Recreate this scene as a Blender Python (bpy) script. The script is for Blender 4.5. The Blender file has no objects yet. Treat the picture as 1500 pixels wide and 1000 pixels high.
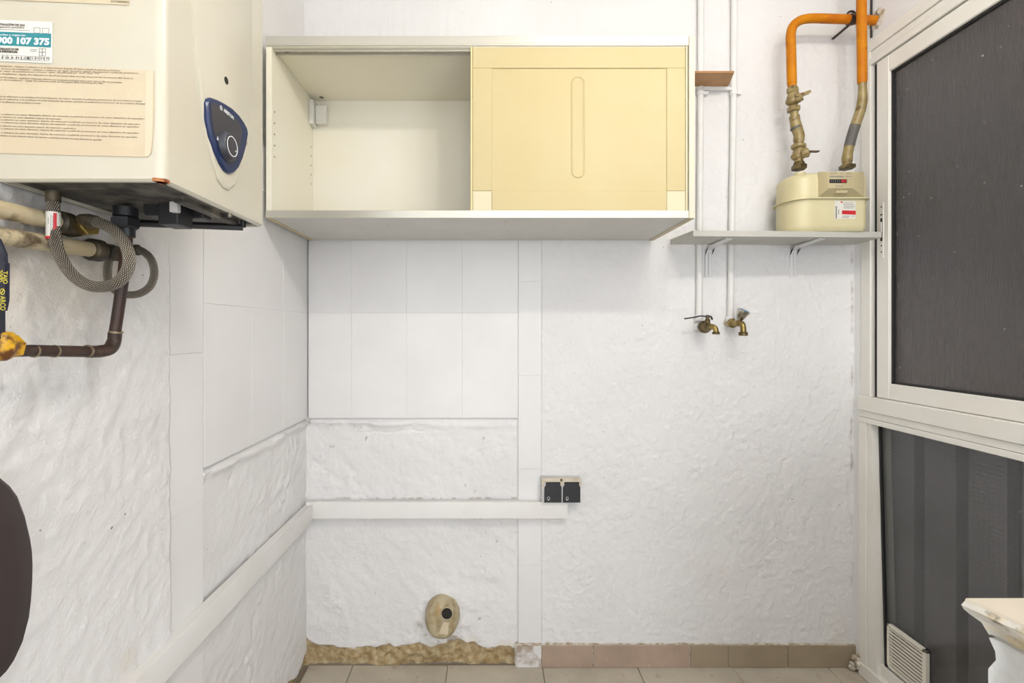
import bpy, bmesh, math, random
import numpy as np
from mathutils import Vector, Matrix

random.seed(3)
C = bpy.context.scene.collection
SC = bpy.context.scene
pi = math.pi

# ------------------------------------------------------------------ camera, world, lamps, exposure
F, VX, VY, CZ, D = 712.0, 715.0, 483.0, 1.18, 1.707      # focal length in pixels, vanishing point, eye height, back wall distance
cam = bpy.data.cameras.new('camera')
cam.sensor_width = 36.0
cam.lens = F / 1500 * 36
cam.shift_x = (750 - VX) / 1500
cam.shift_y = -(500 - VY) / 1500
cam.clip_start = 0.02
co = bpy.data.objects.new('camera', cam)
co.location = (0, 0, CZ)
co.rotation_euler = (pi / 2, 0, 0)
C.objects.link(co)
SC.camera = co

w = bpy.data.worlds.new('world')
SC.world = w
w.use_nodes = True
w.node_tree.nodes['Background'].inputs[0].default_value = (0.80, 0.88, 1.0, 1)
w.node_tree.nodes['Background'].inputs[1].default_value = 1.0


def area(name, loc, rot, sx, sy, power, col):
    l = bpy.data.lights.new(name, 'AREA')
    l.shape = 'RECTANGLE'
    l.size, l.size_y, l.energy, l.color = sx, sy, power, col
    o = bpy.data.objects.new(name, l)
    o.location, o.rotation_euler = loc, rot
    C.objects.link(o)
    return o


def bulb(name, loc, power, col, r):
    l = bpy.data.lights.new(name, 'POINT')
    l.energy, l.color, l.shadow_soft_size = power, col, r
    o = bpy.data.objects.new(name, l)
    o.location = loc
    C.objects.link(o)
    return o


XL0 = -0.633
WARM, COOL = (1.0, 0.945, 0.865), (0.86, 0.92, 1.0)
for k in range(3):
    bulb('lamp_front', (0.40 + 0.22 * k, 0.22, 2.31), 9.6, WARM, 0.035)
for k in range(3):
    bulb('lamp_rear', (0.15 + 0.25 * k, -2.0, 2.31), 3.5, WARM, 0.05)
area('daylight_rear', (0.05, -3.92, 0.90), (pi / 2, 0, 0), 1.5, 1.7, 40.0, COOL)
area('added_fill_left', (XL0 + 0.02, -1.6, 1.05), (pi / 2, 0, -pi / 2), 1.6, 1.9, 20.0, COOL)  # added fill light on the solid left wall, lifts the lower right wall
area('added_fill_right', (1.26, -1.4, 1.15), (pi / 2, 0, pi / 2), 1.6, 1.7, 26.0, COOL)  # added fill light on the solid right wall, lifts left wall and heater front

vs = SC.view_settings
vs.view_transform = 'Standard'
vs.look = 'None'
vs.gamma = 1.0
vs.exposure = 0.06
vs.use_curve_mapping = False


def P(px, py, Y):
    return Vector(((px - VX) / F * Y, Y, CZ - (py - VY) / F * Y))


# ------------------------------------------------------------------ materials
def mat(name, col, rough=0.5, metal=0.0, col2=None, nscale=6.0, lo=0.4, hi=0.65, stain=None, bump=None, spec=0.5,
        trans=0.0, coat=0.0, wave=None, attr=None, specks=None):
    m = bpy.data.materials.new(name)
    m.use_nodes = True
    nt = m.node_tree
    N, L = nt.nodes, nt.links
    b = N['Principled BSDF']
    b.inputs['Roughness'].default_value = rough
    b.inputs['Metallic'].default_value = metal
    b.inputs['Specular IOR Level'].default_value = spec
    b.inputs['Transmission Weight'].default_value = trans
    b.inputs['Coat Weight'].default_value = coat
    geo = N.new('ShaderNodeNewGeometry')

    def noise(scale, detail=5.0, r=0.55, stretch=None):
        n = N.new('ShaderNodeTexNoise')
        n.inputs['Scale'].default_value = scale
        n.inputs['Detail'].default_value = detail
        n.inputs['Roughness'].default_value = r
        if stretch:
            mp = N.new('ShaderNodeMapping')
            mp.inputs['Scale'].default_value = stretch
            L.new(geo.outputs['Position'], mp.inputs['Vector'])
            L.new(mp.outputs[0], n.inputs['Vector'])
        else:
            L.new(geo.outputs['Position'], n.inputs['Vector'])
        return n.outputs['Fac']

    def ramp(src, a, z):
        r = N.new('ShaderNodeMapRange')
        r.inputs['From Min'].default_value = a
        r.inputs['From Max'].default_value = z
        L.new(src, r.inputs['Value'])
        return r.outputs[0]

    def mix(fac, a, c):
        x = N.new('ShaderNodeMix')
        x.data_type = 'RGBA'
        L.new(fac, x.inputs[0])
        for s, i in ((a, 6), (c, 7)):
            if isinstance(s, tuple):
                x.inputs[i].default_value = (*s, 1)
            else:
                L.new(s, x.inputs[i])
        return x.outputs[2]

    cur = col
    if col2:
        cur = mix(ramp(noise(nscale), lo, hi), cur, col2)
    if stain:
        for (sc, ss, sl, sh) in stain:
            cur = mix(ramp(noise(ss, 6, 0.6), sl, sh), cur, sc)
    if specks:
        sc, ss, sl, sh = specks
        cur = mix(ramp(noise(ss, 2, 0.4), sl, sh), cur, sc)
    if attr:
        for an, ac in attr:
            a = N.new('ShaderNodeAttribute')
            a.attribute_name = an
            if isinstance(ac, tuple) and isinstance(ac[0], tuple):
                ac = mix(ramp(noise(45), 0.35, 0.65), ac[0], ac[1])
            cur = mix(a.outputs['Fac'], cur, ac)
    if isinstance(cur, tuple):
        b.inputs['Base Color'].default_value = (*cur, 1)
    else:
        L.new(cur, b.inputs['Base Color'])
    nrm = None
    if bump:
        for (bs, strength, dist, *st) in bump:
            bp = N.new('ShaderNodeBump')
            bp.inputs['Strength'].default_value = strength
            bp.inputs['Distance'].default_value = dist
            L.new(noise(bs, 4, 0.6, st[0] if st else None), bp.inputs['Height'])
            if nrm:
                L.new(nrm, bp.inputs['Normal'])
            nrm = bp.outputs[0]
    if wave:                                   # crossed braid on a tube, from its uv
        uv = N.new('ShaderNodeTexCoord')
        hs = None
        for ang in (0.7, -0.7):
            mp = N.new('ShaderNodeMapping')
            mp.inputs['Rotation'].default_value = (0, 0, ang)
            wv = N.new('ShaderNodeTexWave')
            wv.inputs['Scale'].default_value = wave
            L.new(uv.outputs['UV'], mp.inputs['Vector'])
            L.new(mp.outputs[0], wv.inputs['Vector'])
            if hs is None:
                hs = wv.outputs['Fac']
            else:
                mm = N.new('ShaderNodeMath')
                mm.operation = 'MULTIPLY'
                L.new(hs, mm.inputs[0])
                L.new(wv.outputs['Fac'], mm.inputs[1])
                hs = mm.outputs[0]
        bp = N.new('ShaderNodeBump')
        bp.inputs['Strength'].default_value = 0.8
        bp.inputs['Distance'].default_value = 0.0015
        L.new(hs, bp.inputs['Height'])
        nrm = bp.outputs[0]
        L.new(mix(ramp(hs, 0.05, 0.5), (0.05, 0.04, 0.03), col), b.inputs['Base Color'])
    if nrm:
        L.new(nrm, b.inputs['Normal'])
    return m


M = {}
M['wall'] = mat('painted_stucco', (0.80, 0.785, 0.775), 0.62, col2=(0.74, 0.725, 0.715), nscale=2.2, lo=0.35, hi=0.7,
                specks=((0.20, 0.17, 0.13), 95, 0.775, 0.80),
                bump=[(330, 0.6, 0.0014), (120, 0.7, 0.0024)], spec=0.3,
                attr=[('yellow', (0.62, 0.50, 0.30)), ('soot_shade', (0.33, 0.29, 0.24)),
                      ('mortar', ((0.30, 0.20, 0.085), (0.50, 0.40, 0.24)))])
M['tile_paint'] = mat('painted_wall_tile', (0.80, 0.785, 0.775), 0.42, col2=(0.75, 0.735, 0.725), nscale=3, spec=0.4,
                      bump=[(60, 0.12, 0.002, (1, 1, 0.15))])
M['ceiling'] = mat('ceiling_paint', (0.82, 0.81, 0.80), 0.7, bump=[(200, 0.2, 0.001)])
M['floor_tile'] = mat('floor_tile_grey', (0.54, 0.49, 0.40), 0.35, col2=(0.44, 0.395, 0.32), nscale=7,
                      stain=[((0.32, 0.26, 0.18), 22, 0.60, 0.75)], bump=[(90, 0.08, 0.001)])
M['grout'] = mat('floor_grout', (0.20, 0.16, 0.11), 0.9, bump=[(150, 0.5, 0.002)])
M['skirt'] = mat('skirting_tile_brown', (0.43, 0.315, 0.245), 0.38, col2=(0.34, 0.26, 0.19), nscale=5,
                 stain=[((0.62, 0.55, 0.48), 40, 0.66, 0.74)], bump=[(80, 0.1, 0.001)])
M['skirt_grey'] = mat('skirting_tile_greybrown', (0.34, 0.275, 0.19), 0.38, col2=(0.265, 0.21, 0.14), nscale=5,
                      stain=[((0.55, 0.48, 0.40), 50, 0.70, 0.76)], bump=[(80, 0.1, 0.001)])
M['skirt_paint'] = mat('skirting_tile_smeared', (0.38, 0.30, 0.24), 0.5, col2=(0.72, 0.70, 0.68), nscale=14, lo=0.42, hi=0.55)
M['mortar'] = mat('bare_mortar', (0.30, 0.20, 0.085), 0.95, col2=(0.50, 0.40, 0.24), nscale=40, bump=[(130, 0.9, 0.004)])
M['enamel'] = mat('heater_enamel', (0.57, 0.54, 0.45), 0.28, col2=(0.55, 0.505, 0.40), nscale=3, spec=0.5,
                  specks=((0.25, 0.2, 0.15), 60, 0.80, 0.82))
M['navy'] = mat('navy_plastic', (0.008, 0.022, 0.085), 0.3)
M['navy_dark'] = mat('slate_plastic', (0.035, 0.036, 0.05), 0.38)
M['white_ink'] = mat('white_print', (0.85, 0.86, 0.88), 0.5)
M['black'] = mat('black_plastic', (0.012, 0.012, 0.014), 0.45)
M['tray'] = mat('dusty_steel_tray', (0.13, 0.12, 0.10), 0.6, metal=0.1, col2=(0.03, 0.026, 0.022), nscale=28, lo=0.38, hi=0.6, stain=[((0.22, 0.19, 0.15), 20, 0.58, 0.7)])
M['rust'] = mat('rusty_edge', (0.26, 0.06, 0.015), 0.9, col2=(0.45, 0.20, 0.08), nscale=90)
M['paper_cream'] = mat('yellowed_film', (0.60, 0.51, 0.355), 0.35, col2=(0.575, 0.46, 0.32), nscale=7, spec=0.4, bump=[(16, 0.22, 0.006)])
M['paper_edge'] = mat('film_edge', (0.64, 0.55, 0.40), 0.35, bump=[(16, 0.2, 0.006)])
M['paper_white'] = mat('white_label', (0.72, 0.70, 0.63), 0.45)
M['teal'] = mat('teal_print', (0.015, 0.22, 0.25), 0.4)
M['ink'] = mat('dark_print', (0.07, 0.055, 0.04), 0.6)
M['ink_film'] = mat('faded_print', (0.20, 0.155, 0.11), 0.6)
M['ink_grey'] = mat('grey_print', (0.22, 0.22, 0.22), 0.6)
M['red'] = mat('red_print', (0.55, 0.02, 0.03), 0.45)
M['cab_in'] = mat('cream_melamine', (0.90, 0.86, 0.73), 0.42, col2=(0.88, 0.83, 0.67), nscale=2.5, spec=0.4)
M['cab_back'] = mat('cabinet_back_board', (0.87, 0.84, 0.74), 0.5, col2=(0.85, 0.80, 0.66), nscale=2.5, spec=0.3)
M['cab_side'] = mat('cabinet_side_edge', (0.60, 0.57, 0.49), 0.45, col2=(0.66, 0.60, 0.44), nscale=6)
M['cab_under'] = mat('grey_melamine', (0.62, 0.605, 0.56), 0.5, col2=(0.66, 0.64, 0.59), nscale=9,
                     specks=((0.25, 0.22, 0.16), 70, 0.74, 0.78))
M['cab_edge'] = mat('beige_edge_band', (0.58, 0.49, 0.30), 0.5)
M['track'] = mat('aluminium_track', (0.60, 0.58, 0.51), 0.30, metal=0.55, bump=[(90, 0.1, 0.0005, (0.02, 1, 1))])
M['door'] = mat('yellowed_plastic_door', (0.56, 0.475, 0.265), 0.5, col2=(0.54, 0.435, 0.22), nscale=2.2, lo=0.35, hi=0.7, spec=0.35)
M['door_light'] = mat('yellowed_plastic_corner', (0.64, 0.575, 0.39), 0.5)
M['door_edge'] = mat('door_edge_strip', (0.72, 0.60, 0.30), 0.35)
M['screw'] = mat('dull_screw', (0.25, 0.22, 0.17), 0.4, metal=0.8)
M['hole'] = mat('dark_hole', (0.02, 0.017, 0.012), 0.9)
M['white_plastic'] = mat('white_plastic', (0.80, 0.79, 0.75), 0.4, col2=(0.77, 0.75, 0.69), nscale=8)
M['trunk'] = mat('painted_trunking', (0.80, 0.785, 0.765), 0.45, col2=(0.77, 0.75, 0.715), nscale=7,
                 stain=[((0.55, 0.47, 0.33), 9, 0.70, 0.78)])
M['box_beige'] = mat('beige_switch_box', (0.62, 0.55, 0.44), 0.55, col2=(0.52, 0.42, 0.28), nscale=50, lo=0.55, hi=0.75)
M['box_grey'] = mat('grey_switch_box', (0.56, 0.54, 0.52), 0.5)
M['socket_black'] = mat('charcoal_plastic', (0.014, 0.014, 0.016), 0.42, specks=((0.2, 0.2, 0.2), 160, 0.78, 0.8))
M['wood'] = mat('pine_shelf', (0.50, 0.28, 0.125), 0.6, col2=(0.42, 0.22, 0.09), nscale=20, bump=[(60, 0.2, 0.001, (0.1, 1, 1))])
M['wood_edge'] = mat('pine_edge', (0.40, 0.19, 0.07), 0.6)
M['pipe_white'] = mat('white_painted_pipe', (0.80, 0.79, 0.77), 0.45, col2=(0.76, 0.74, 0.71), nscale=12)
M['orange'] = mat('orange_pipe_paint', (0.57, 0.205, 0.001), 0.45, col2=(0.46, 0.125, 0.002), nscale=16, spec=0.22,
                  stain=[((0.10, 0.03, 0.006), 42, 0.63, 0.70)], bump=[(70, 0.12, 0.002)])
M['khaki'] = mat('khaki_pipe_paint', (0.335, 0.26, 0.11), 0.36, col2=(0.215, 0.15, 0.05), nscale=30,
                 stain=[((0.10, 0.045, 0.012), 48, 0.57, 0.70)], bump=[(120, 0.2, 0.0015)])
M['tape'] = mat('grey_tape', (0.115, 0.11, 0.098), 0.6)
M['old_brass'] = mat('tarnished_brass', (0.17, 0.125, 0.05), 0.45, metal=0.6, col2=(0.06, 0.042, 0.018), nscale=55, bump=[(140, 0.3, 0.001)])
M['brass'] = mat('bright_brass', (0.36, 0.27, 0.085), 0.33, metal=0.75, col2=(0.17, 0.115, 0.035), nscale=60)
M['dark_metal'] = mat('blackened_metal', (0.05, 0.043, 0.033), 0.5, metal=0.5, col2=(0.12, 0.09, 0.05), nscale=60)
M['chrome'] = mat('worn_chrome', (0.62, 0.60, 0.55), 0.2, metal=1.0, col2=(0.40, 0.37, 0.30), nscale=50)
M['fitting'] = mat('smeared_fitting', (0.62, 0.56, 0.44), 0.5, col2=(0.24, 0.15, 0.06), nscale=70, lo=0.48, hi=0.6)
M['blue'] = mat('blue_cap', (0.03, 0.16, 0.32), 0.35)
M['lever_black'] = mat('black_lever', (0.015, 0.013, 0.013), 0.4)
M['meter'] = mat('cream_meter_paint', (0.66, 0.60, 0.375), 0.36, col2=(0.62, 0.55, 0.325), nscale=6,
                 specks=((0.35, 0.28, 0.15), 80, 0.76, 0.79))
M['meter_plate'] = mat('meter_plate', (0.54, 0.46, 0.275), 0.4)
M['shelf_grey'] = mat('grey_shelf_laminate', (0.50, 0.49, 0.44), 0.42, col2=(0.54, 0.525, 0.47), nscale=8)
M['bracket'] = mat('white_bracket', (0.78, 0.775, 0.765), 0.42)
M['alu'] = mat('cream_lacquered_frame', (0.82, 0.795, 0.735), 0.38, col2=(0.79, 0.76, 0.69), nscale=5,
               specks=((0.35, 0.28, 0.18), 60, 0.79, 0.81))
M['gasket'] = mat('black_gasket', (0.012, 0.012, 0.012), 0.6)
M['cable'] = mat('black_cable', (0.02, 0.017, 0.015), 0.6)
M['braid'] = mat('steel_braid', (0.52, 0.47, 0.39), 0.33, metal=0.75, wave=7.5)
M['gas_rust'] = mat('rust_brown_pipe', (0.055, 0.026, 0.017), 0.5, col2=(0.03, 0.02, 0.017), nscale=25,
                    stain=[((0.16, 0.075, 0.035), 40, 0.62, 0.74)], bump=[(90, 0.2, 0.001)], metal=0.15)
M['rubber'] = mat('black_rubber', (0.018, 0.018, 0.022), 0.38)
M['copper_ring'] = mat('solder_ring', (0.25, 0.19, 0.12), 0.4, metal=0.5)
M['yellow_valve'] = mat('yellow_rusty_valve', (0.62, 0.34, 0.012), 0.42, col2=(0.13, 0.045, 0.008), nscale=48, lo=0.44, hi=0.56, bump=[(50, 0.4, 0.004)])
M['lever_navy'] = mat('navy_black_lever', (0.012, 0.014, 0.03), 0.38)
M['yellow_ink'] = mat('yellow_print', (0.60, 0.52, 0.05), 0.5)
M['pipe_beige'] = mat('grimy_cream_pipe', (0.50, 0.42, 0.27), 0.5, col2=(0.42, 0.33, 0.19), nscale=14,
                      stain=[((0.10, 0.07, 0.04), 26, 0.54, 0.68)])
M['chair'] = mat('dark_brown_leatherette', (0.030, 0.018, 0.016), 0.6, bump=[(260, 0.15, 0.0006)])
M['chair_metal'] = mat('chair_tube', (0.10, 0.09, 0.09), 0.35, metal=0.7)
M['marble'] = mat('cream_stone_top', (0.66, 0.585, 0.485), 0.35, col2=(0.62, 0.555, 0.46), nscale=9)
M['stone_edge'] = mat('chipped_stone', (0.60, 0.57, 0.51), 0.55, col2=(0.60, 0.49, 0.30), nscale=26, lo=0.5, hi=0.62,
                      stain=[((0.16, 0.14, 0.12), 40, 0.54, 0.66)], bump=[(70, 0.5, 0.004)])
M['plinth'] = mat('whitewashed_stone', (0.58, 0.58, 0.555), 0.6, col2=(0.46, 0.455, 0.43), nscale=16, bump=[(30, 0.4, 0.006), (120, 0.3, 0.002)])
M['drain'] = mat('stained_drain_stub', (0.50, 0.43, 0.28), 0.6, col2=(0.33, 0.25, 0.13), nscale=30,
                 stain=[((0.42, 0.22, 0.05), 26, 0.60, 0.72)], bump=[(80, 0.4, 0.002)])
M['drain_chip'] = mat('pale_break', (0.62, 0.52, 0.36), 0.8, bump=[(120, 0.6, 0.002)])
M['sheet'] = mat('grey_corrugated_sheet', (0.46, 0.425, 0.475), 0.5, col2=(0.40, 0.37, 0.41), nscale=5)
M['outside'] = mat('courtyard_wall', (0.10, 0.09, 0.085), 0.8, col2=(0.42, 0.27, 0.15), nscale=2.0, lo=0.48, hi=0.66,
                   stain=[((0.05, 0.05, 0.05), 3.2, 0.5, 0.7)])
M['vent'] = mat('cream_vent_plastic', (0.80, 0.76, 0.66), 0.45, stain=[((0.45, 0.36, 0.2), 60, 0.64, 0.74)])


def glass_mat(name, col, rough, bump, wire=None, dots=None):
    m = mat(name, col, rough, trans=0.97, bump=bump, spec=0.35)
    nt = m.node_tree
    N, L = nt.nodes, nt.links
    b = N['Principled BSDF']
    b.inputs['IOR'].default_value = 1.45
    fac = None
    geo = N.new('ShaderNodeNewGeometry')
    sep = N.new('ShaderNodeSeparateXYZ')
    L.new(geo.outputs['Position'], sep.inputs[0])
    if wire:                                   # square wire net cast in the pane
        for ax in ('Y', 'Z'):
            f = N.new('ShaderNodeMath'); f.operation = 'MULTIPLY'; f.inputs[1].default_value = 1 / wire
            L.new(sep.outputs[ax], f.inputs[0])
            fr = N.new('ShaderNodeMath'); fr.operation = 'FRACT'
            L.new(f.outputs[0], fr.inputs[0])
            lt = N.new('ShaderNodeMath'); lt.operation = 'LESS_THAN'; lt.inputs[1].default_value = 0.085
            L.new(fr.outputs[0], lt.inputs[0])
            if fac is None:
                fac = lt.outputs[0]
            else:
                mx = N.new('ShaderNodeMath'); mx.operation = 'MAXIMUM'
                L.new(fac, mx.inputs[0]); L.new(lt.outputs[0], mx.inputs[1])
                fac = mx.outputs[0]
        sc = N.new('ShaderNodeMath'); sc.operation = 'MULTIPLY'; sc.inputs[1].default_value = 0.13
        L.new(fac, sc.inputs[0])
        fac = sc.outputs[0]
    if dots:                                   # paint flecks on the pane
        n = N.new('ShaderNodeTexNoise'); n.inputs['Scale'].default_value = dots; n.inputs['Detail'].default_value = 1
        L.new(geo.outputs['Position'], n.inputs['Vector'])
        lt = N.new('ShaderNodeMath'); lt.operation = 'GREATER_THAN'; lt.inputs[1].default_value = 0.795
        L.new(n.outputs['Fac'], lt.inputs[0])
        if fac is None:
            fac = lt.outputs[0]
        else:
            mx = N.new('ShaderNodeMath'); mx.operation = 'MAXIMUM'
            L.new(fac, mx.inputs[0]); L.new(lt.outputs[0], mx.inputs[1])
            fac = mx.outputs[0]
    if fac is not None:
        df = N.new('ShaderNodeBsdfDiffuse')
        df.inputs['Color'].default_value = (0.42, 0.42, 0.40, 1)
        ms = N.new('ShaderNodeMixShader')
        L.new(fac, ms.inputs[0]); L.new(b.outputs[0], ms.inputs[1]); L.new(df.outputs[0], ms.inputs[2])
        L.new(ms.outputs[0], N['Material Output'].inputs['Surface'])
    return m


M['glass_up'] = glass_mat('streaked_obscure_glass', (0.50, 0.475, 0.46), 0.12, [(220, 0.85, 0.004, (1, 1, 0.05)), (60, 0.3, 0.004, (1, 1, 0.25))], None, 75)
M['glass_low'] = glass_mat('wired_glass', (0.62, 0.63, 0.62), 0.04, [(160, 0.12, 0.0008)], 0.0125, 75)


# ------------------------------------------------------------------ mesh builder
class MB:
    def __init__(s):
        s.v, s.f, s.uv = [], [], {}

    def add(s, vs, fs):
        o = len(s.v)
        s.v += [tuple(v) for v in vs]
        s.f += [tuple(i + o for i in f) for f in fs]
        return s

    def box(s, x0, x1, y0, y1, z0, z1, b=0.0, seg=1):
        bm = bmesh.new()
        r = bmesh.ops.create_cube(bm, size=1)
        for v in bm.verts:
            v.co = Vector(((x0 + x1) / 2 + v.co.x * (x1 - x0), (y0 + y1) / 2 + v.co.y * (y1 - y0), (z0 + z1) / 2 + v.co.z * (z1 - z0)))
        if b:
            bmesh.ops.bevel(bm, geom=bm.edges[:], offset=b, segments=seg, affect='EDGES', profile=0.7)
        return s._take(bm)

    def _take(s, bm):
        bm.verts.index_update()
        s.add([v.co.copy() for v in bm.verts], [[v.index for v in f.verts] for f in bm.faces])
        bm.free()
        return s

    def loft(s, loops, cap0=True, cap1=True, closed=True):
        n = len(loops[0])
        vs = [p for l in loops for p in l]
        fs = []
        for k in range(len(loops) - 1):
            for i in range(n if closed else n - 1):
                j = (i + 1) % n
                fs.append((k * n + i, k * n + j, (k + 1) * n + j, (k + 1) * n + i))
        if cap0:
            fs.append(tuple(range(n)))
        if cap1:
            fs.append(tuple((len(loops) - 1) * n + i for i in range(n)))
        return s.add(vs, fs)

    def prism(s, poly, vec, b=0.0):
        """polygon (3-D points) pushed along vec, optional bevel round the far face"""
        vec = Vector(vec)
        poly = [Vector(p) for p in poly]
        if not b:
            return s.loft([poly, [p + vec for p in poly]])
        c = sum(poly, Vector()) / len(poly)
        u = vec.normalized()
        sh = []
        for p in poly:
            d = (c - p)
            d -= u * d.dot(u)
            sh.append(p + d.normalized() * min(b, d.length * 0.5))
        return s.loft([poly, [p + vec - u * b for p in poly], [p + vec for p in sh]])

    def tube(s, path, r, n=14, cap=True):
        path = [Vector(p) for p in path]
        R = r if isinstance(r, (list, tuple)) else [r] * len(path)
        t = [(path[min(i + 1, len(path) - 1)] - path[max(i - 1, 0)]).normalized() for i in range(len(path))]
        a = Vector((0, 0, 1)) if abs(t[0].z) < 0.9 else Vector((1, 0, 0))
        u = (a - t[0] * a.dot(t[0])).normalized()
        loops = []
        for i, p in enumerate(path):
            u = (u - t[i] * u.dot(t[i])).normalized()
            v = t[i].cross(u)
            loops.append([p + R[i] * (u * math.cos(2 * pi * k / n) + v * math.sin(2 * pi * k / n)) for k in range(n)])
        base = len(s.v)
        nf = len(s.f)
        s.loft(loops, cap, cap)
        ln = 0.0
        for i in range(len(path) - 1):
            l2 = ln + (path[i + 1] - path[i]).length
            for k in range(n):
                s.uv[nf + i * n + k] = [(k / n, ln * 12), ((k + 1) / n, ln * 12), ((k + 1) / n, l2 * 12), (k / n, l2 * 12)]
            ln = l2
        return s

    def lathe(s, p, axis, prof, n=20, cap=True, flat=None):
        """profile of (distance along axis, radius) turned about axis through p"""
        p, a = Vector(p), Vector(axis).normalized()
        u = a.orthogonal().normalized()
        v = a.cross(u)
        loops = [[p + a * t + r * (u * math.cos(2 * pi * (k + 0.5) / n) + v * math.sin(2 * pi * (k + 0.5) / n)) for k in range(n)] for t, r in prof]
        return s.loft(loops, cap, cap)

    def hexnut(s, p, axis, r, h):
        return s.lathe(p, axis, [(0, r * 0.9), (h * 0.12, r), (h * 0.88, r), (h, r * 0.9)], n=6)

    def ball(s, c, r, sx=1, sy=1, sz=1, n=16, m=10):
        c = Vector(c)
        loops = []
        for j in range(1, m):
            th = pi * j / m
            loops.append([c + Vector((r * sx * math.sin(th) * math.cos(2 * pi * k / n), r * sy * math.sin(th) * math.sin(2 * pi * k / n), r * sz * math.cos(th))) for k in range(n)])
        return s.loft(loops)

    def build(s, name, m, parent=None, sharp=35, origin=None):
        vs = [Vector(v) for v in s.v]
        if parent is not None:
            org = worg(parent)
        elif origin is not None:
            org = Vector(origin)
        else:
            xs, ys, zs = zip(*[tuple(v) for v in vs])
            org = Vector(((min(xs) + max(xs)) / 2, (min(ys) + max(ys)) / 2, min(zs)))
        me = bpy.data.meshes.new(name)
        me.from_pydata([tuple(v - org) for v in vs], [], s.f)
        if s.uv:
            lay = me.uv_layers.new(name='uv')
            for fi, q in s.uv.items():
                pl = me.polygons[fi]
                for li, c in zip(pl.loop_indices, q):
                    lay.data[li].uv = c
        bm = bmesh.new()
        bm.from_mesh(me)
        bmesh.ops.recalc_face_normals(bm, faces=bm.faces)
        bm.to_mesh(me)
        bm.free()
        me.polygons.foreach_set('use_smooth', [True] * len(me.polygons))
        me.set_sharp_from_angle(angle=math.radians(sharp))
        me.materials.append(m)
        o = bpy.data.objects.new(name, me)
        C.objects.link(o)
        if parent is not None:
            o.parent = parent
        else:
            o.location = org
        return o


def worg(o):
    p = Vector()
    while o is not None:
        p += o.location
        o = o.parent
    return p


def tag(o, label=None, cat=None, group=None, kind=None):
    if label: o['label'] = label
    if cat: o['category'] = cat
    if group: o['group'] = group
    if kind: o['kind'] = kind
    return o


def thing(name, label, cat, loc, group=None):
    o = bpy.data.objects.new(name, None)
    o.empty_display_size = 0.05
    C.objects.link(o)
    o.location = loc
    return tag(o, label, cat, group)


def piece(name, mesh, loc, parent):
    """one of many alike pieces: shares mesh data"""
    o = bpy.data.objects.new(name, mesh)
    C.objects.link(o)
    o.parent = parent
    o.location = Vector(loc) - worg(parent)
    return o


def box(name, m, parent, x0, x1, y0, y1, z0, z1, b=0.001, seg=1):
    return MB().box(x0, x1, y0, y1, z0, z1, b, seg).build(name, m, parent)


def cr(pts, n=8):
    """smooth curve through points"""
    pts = [Vector(p) for p in pts]
    out = []
    for i in range(len(pts) - 1):
        p0, p1, p2, p3 = pts[max(i - 1, 0)], pts[i], pts[i + 1], pts[min(i + 2, len(pts) - 1)]
        for k in range(n):
            t = k / n
            out.append(0.5 * ((2 * p1) + (p2 - p0) * t + (2 * p0 - 5 * p1 + 4 * p2 - p3) * t * t + (3 * p1 - p0 - 3 * p2 + p3) * t ** 3))
    out.append(pts[-1])
    return out


def text(name, body, size, loc, m, parent, facing='y', roll=0.0, bold=0.0, align='LEFT', squash=1.0):
    """flat printed lettering; facing 'y' reads from the camera side, 'x' reads from the room (+x)"""
    cu = bpy.data.curves.new(name, 'FONT')
    cu.body = body
    cu.size = size
    cu.resolution_u = 2
    cu.offset = bold
    cu.align_x = align
    cu.extrude = 0.00006
    t = bpy.data.objects.new('lettering', cu)
    me = bpy.data.meshes.new_from_object(t)
    bpy.data.objects.remove(t)
    bpy.data.curves.remove(cu)
    R = Matrix.Rotation(pi / 2, 3, 'X')
    if facing == 'x':
        R = Matrix.Rotation(pi / 2, 3, 'Z') @ R
    S = Matrix.Diagonal((squash, 1, 1))
    R = R @ Matrix.Rotation(roll, 3, 'Z') @ S
    for v in me.vertices:
        v.co = R @ v.co
    me.materials.clear()
    me.materials.append(m)
    o = bpy.data.objects.new(name, me)
    C.objects.link(o)
    o.parent = parent
    o.location = Vector(loc) - worg(parent)
    return o


# ------------------------------------------------------------------ noise for plaster relief
def vnoise(u, v, s, seed):
    L = np.random.RandomState(seed).rand(256, 256)
    x, y = u / s + 1000.0, v / s + 1000.0
    xi, yi = np.floor(x).astype(int), np.floor(y).astype(int)
    fx, fy = x - xi, y - yi
    fx, fy = fx * fx * (3 - 2 * fx), fy * fy * (3 - 2 * fy)
    a, b = L[xi & 255, yi & 255], L[(xi + 1) & 255, yi & 255]
    c, d = L[xi & 255, (yi + 1) & 255], L[(xi + 1) & 255, (yi + 1) & 255]
    return (a * (1 - fx) + b * fx) * (1 - fy) + (c * (1 - fx) + d * fx) * fy - 0.5


def fbm(u, v, s, n, seed):
    r = np.zeros_like(u)
    a = 1.0
    for k in range(n):
        r += a * vnoise(u, v, s, seed + k)
        s *= 0.5
        a *= 0.55
    return r


def sst(x, a, b):
    t = np.clip((x - a) / (b - a), 0, 1)
    return t * t * (3 - 2 * t)


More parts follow.
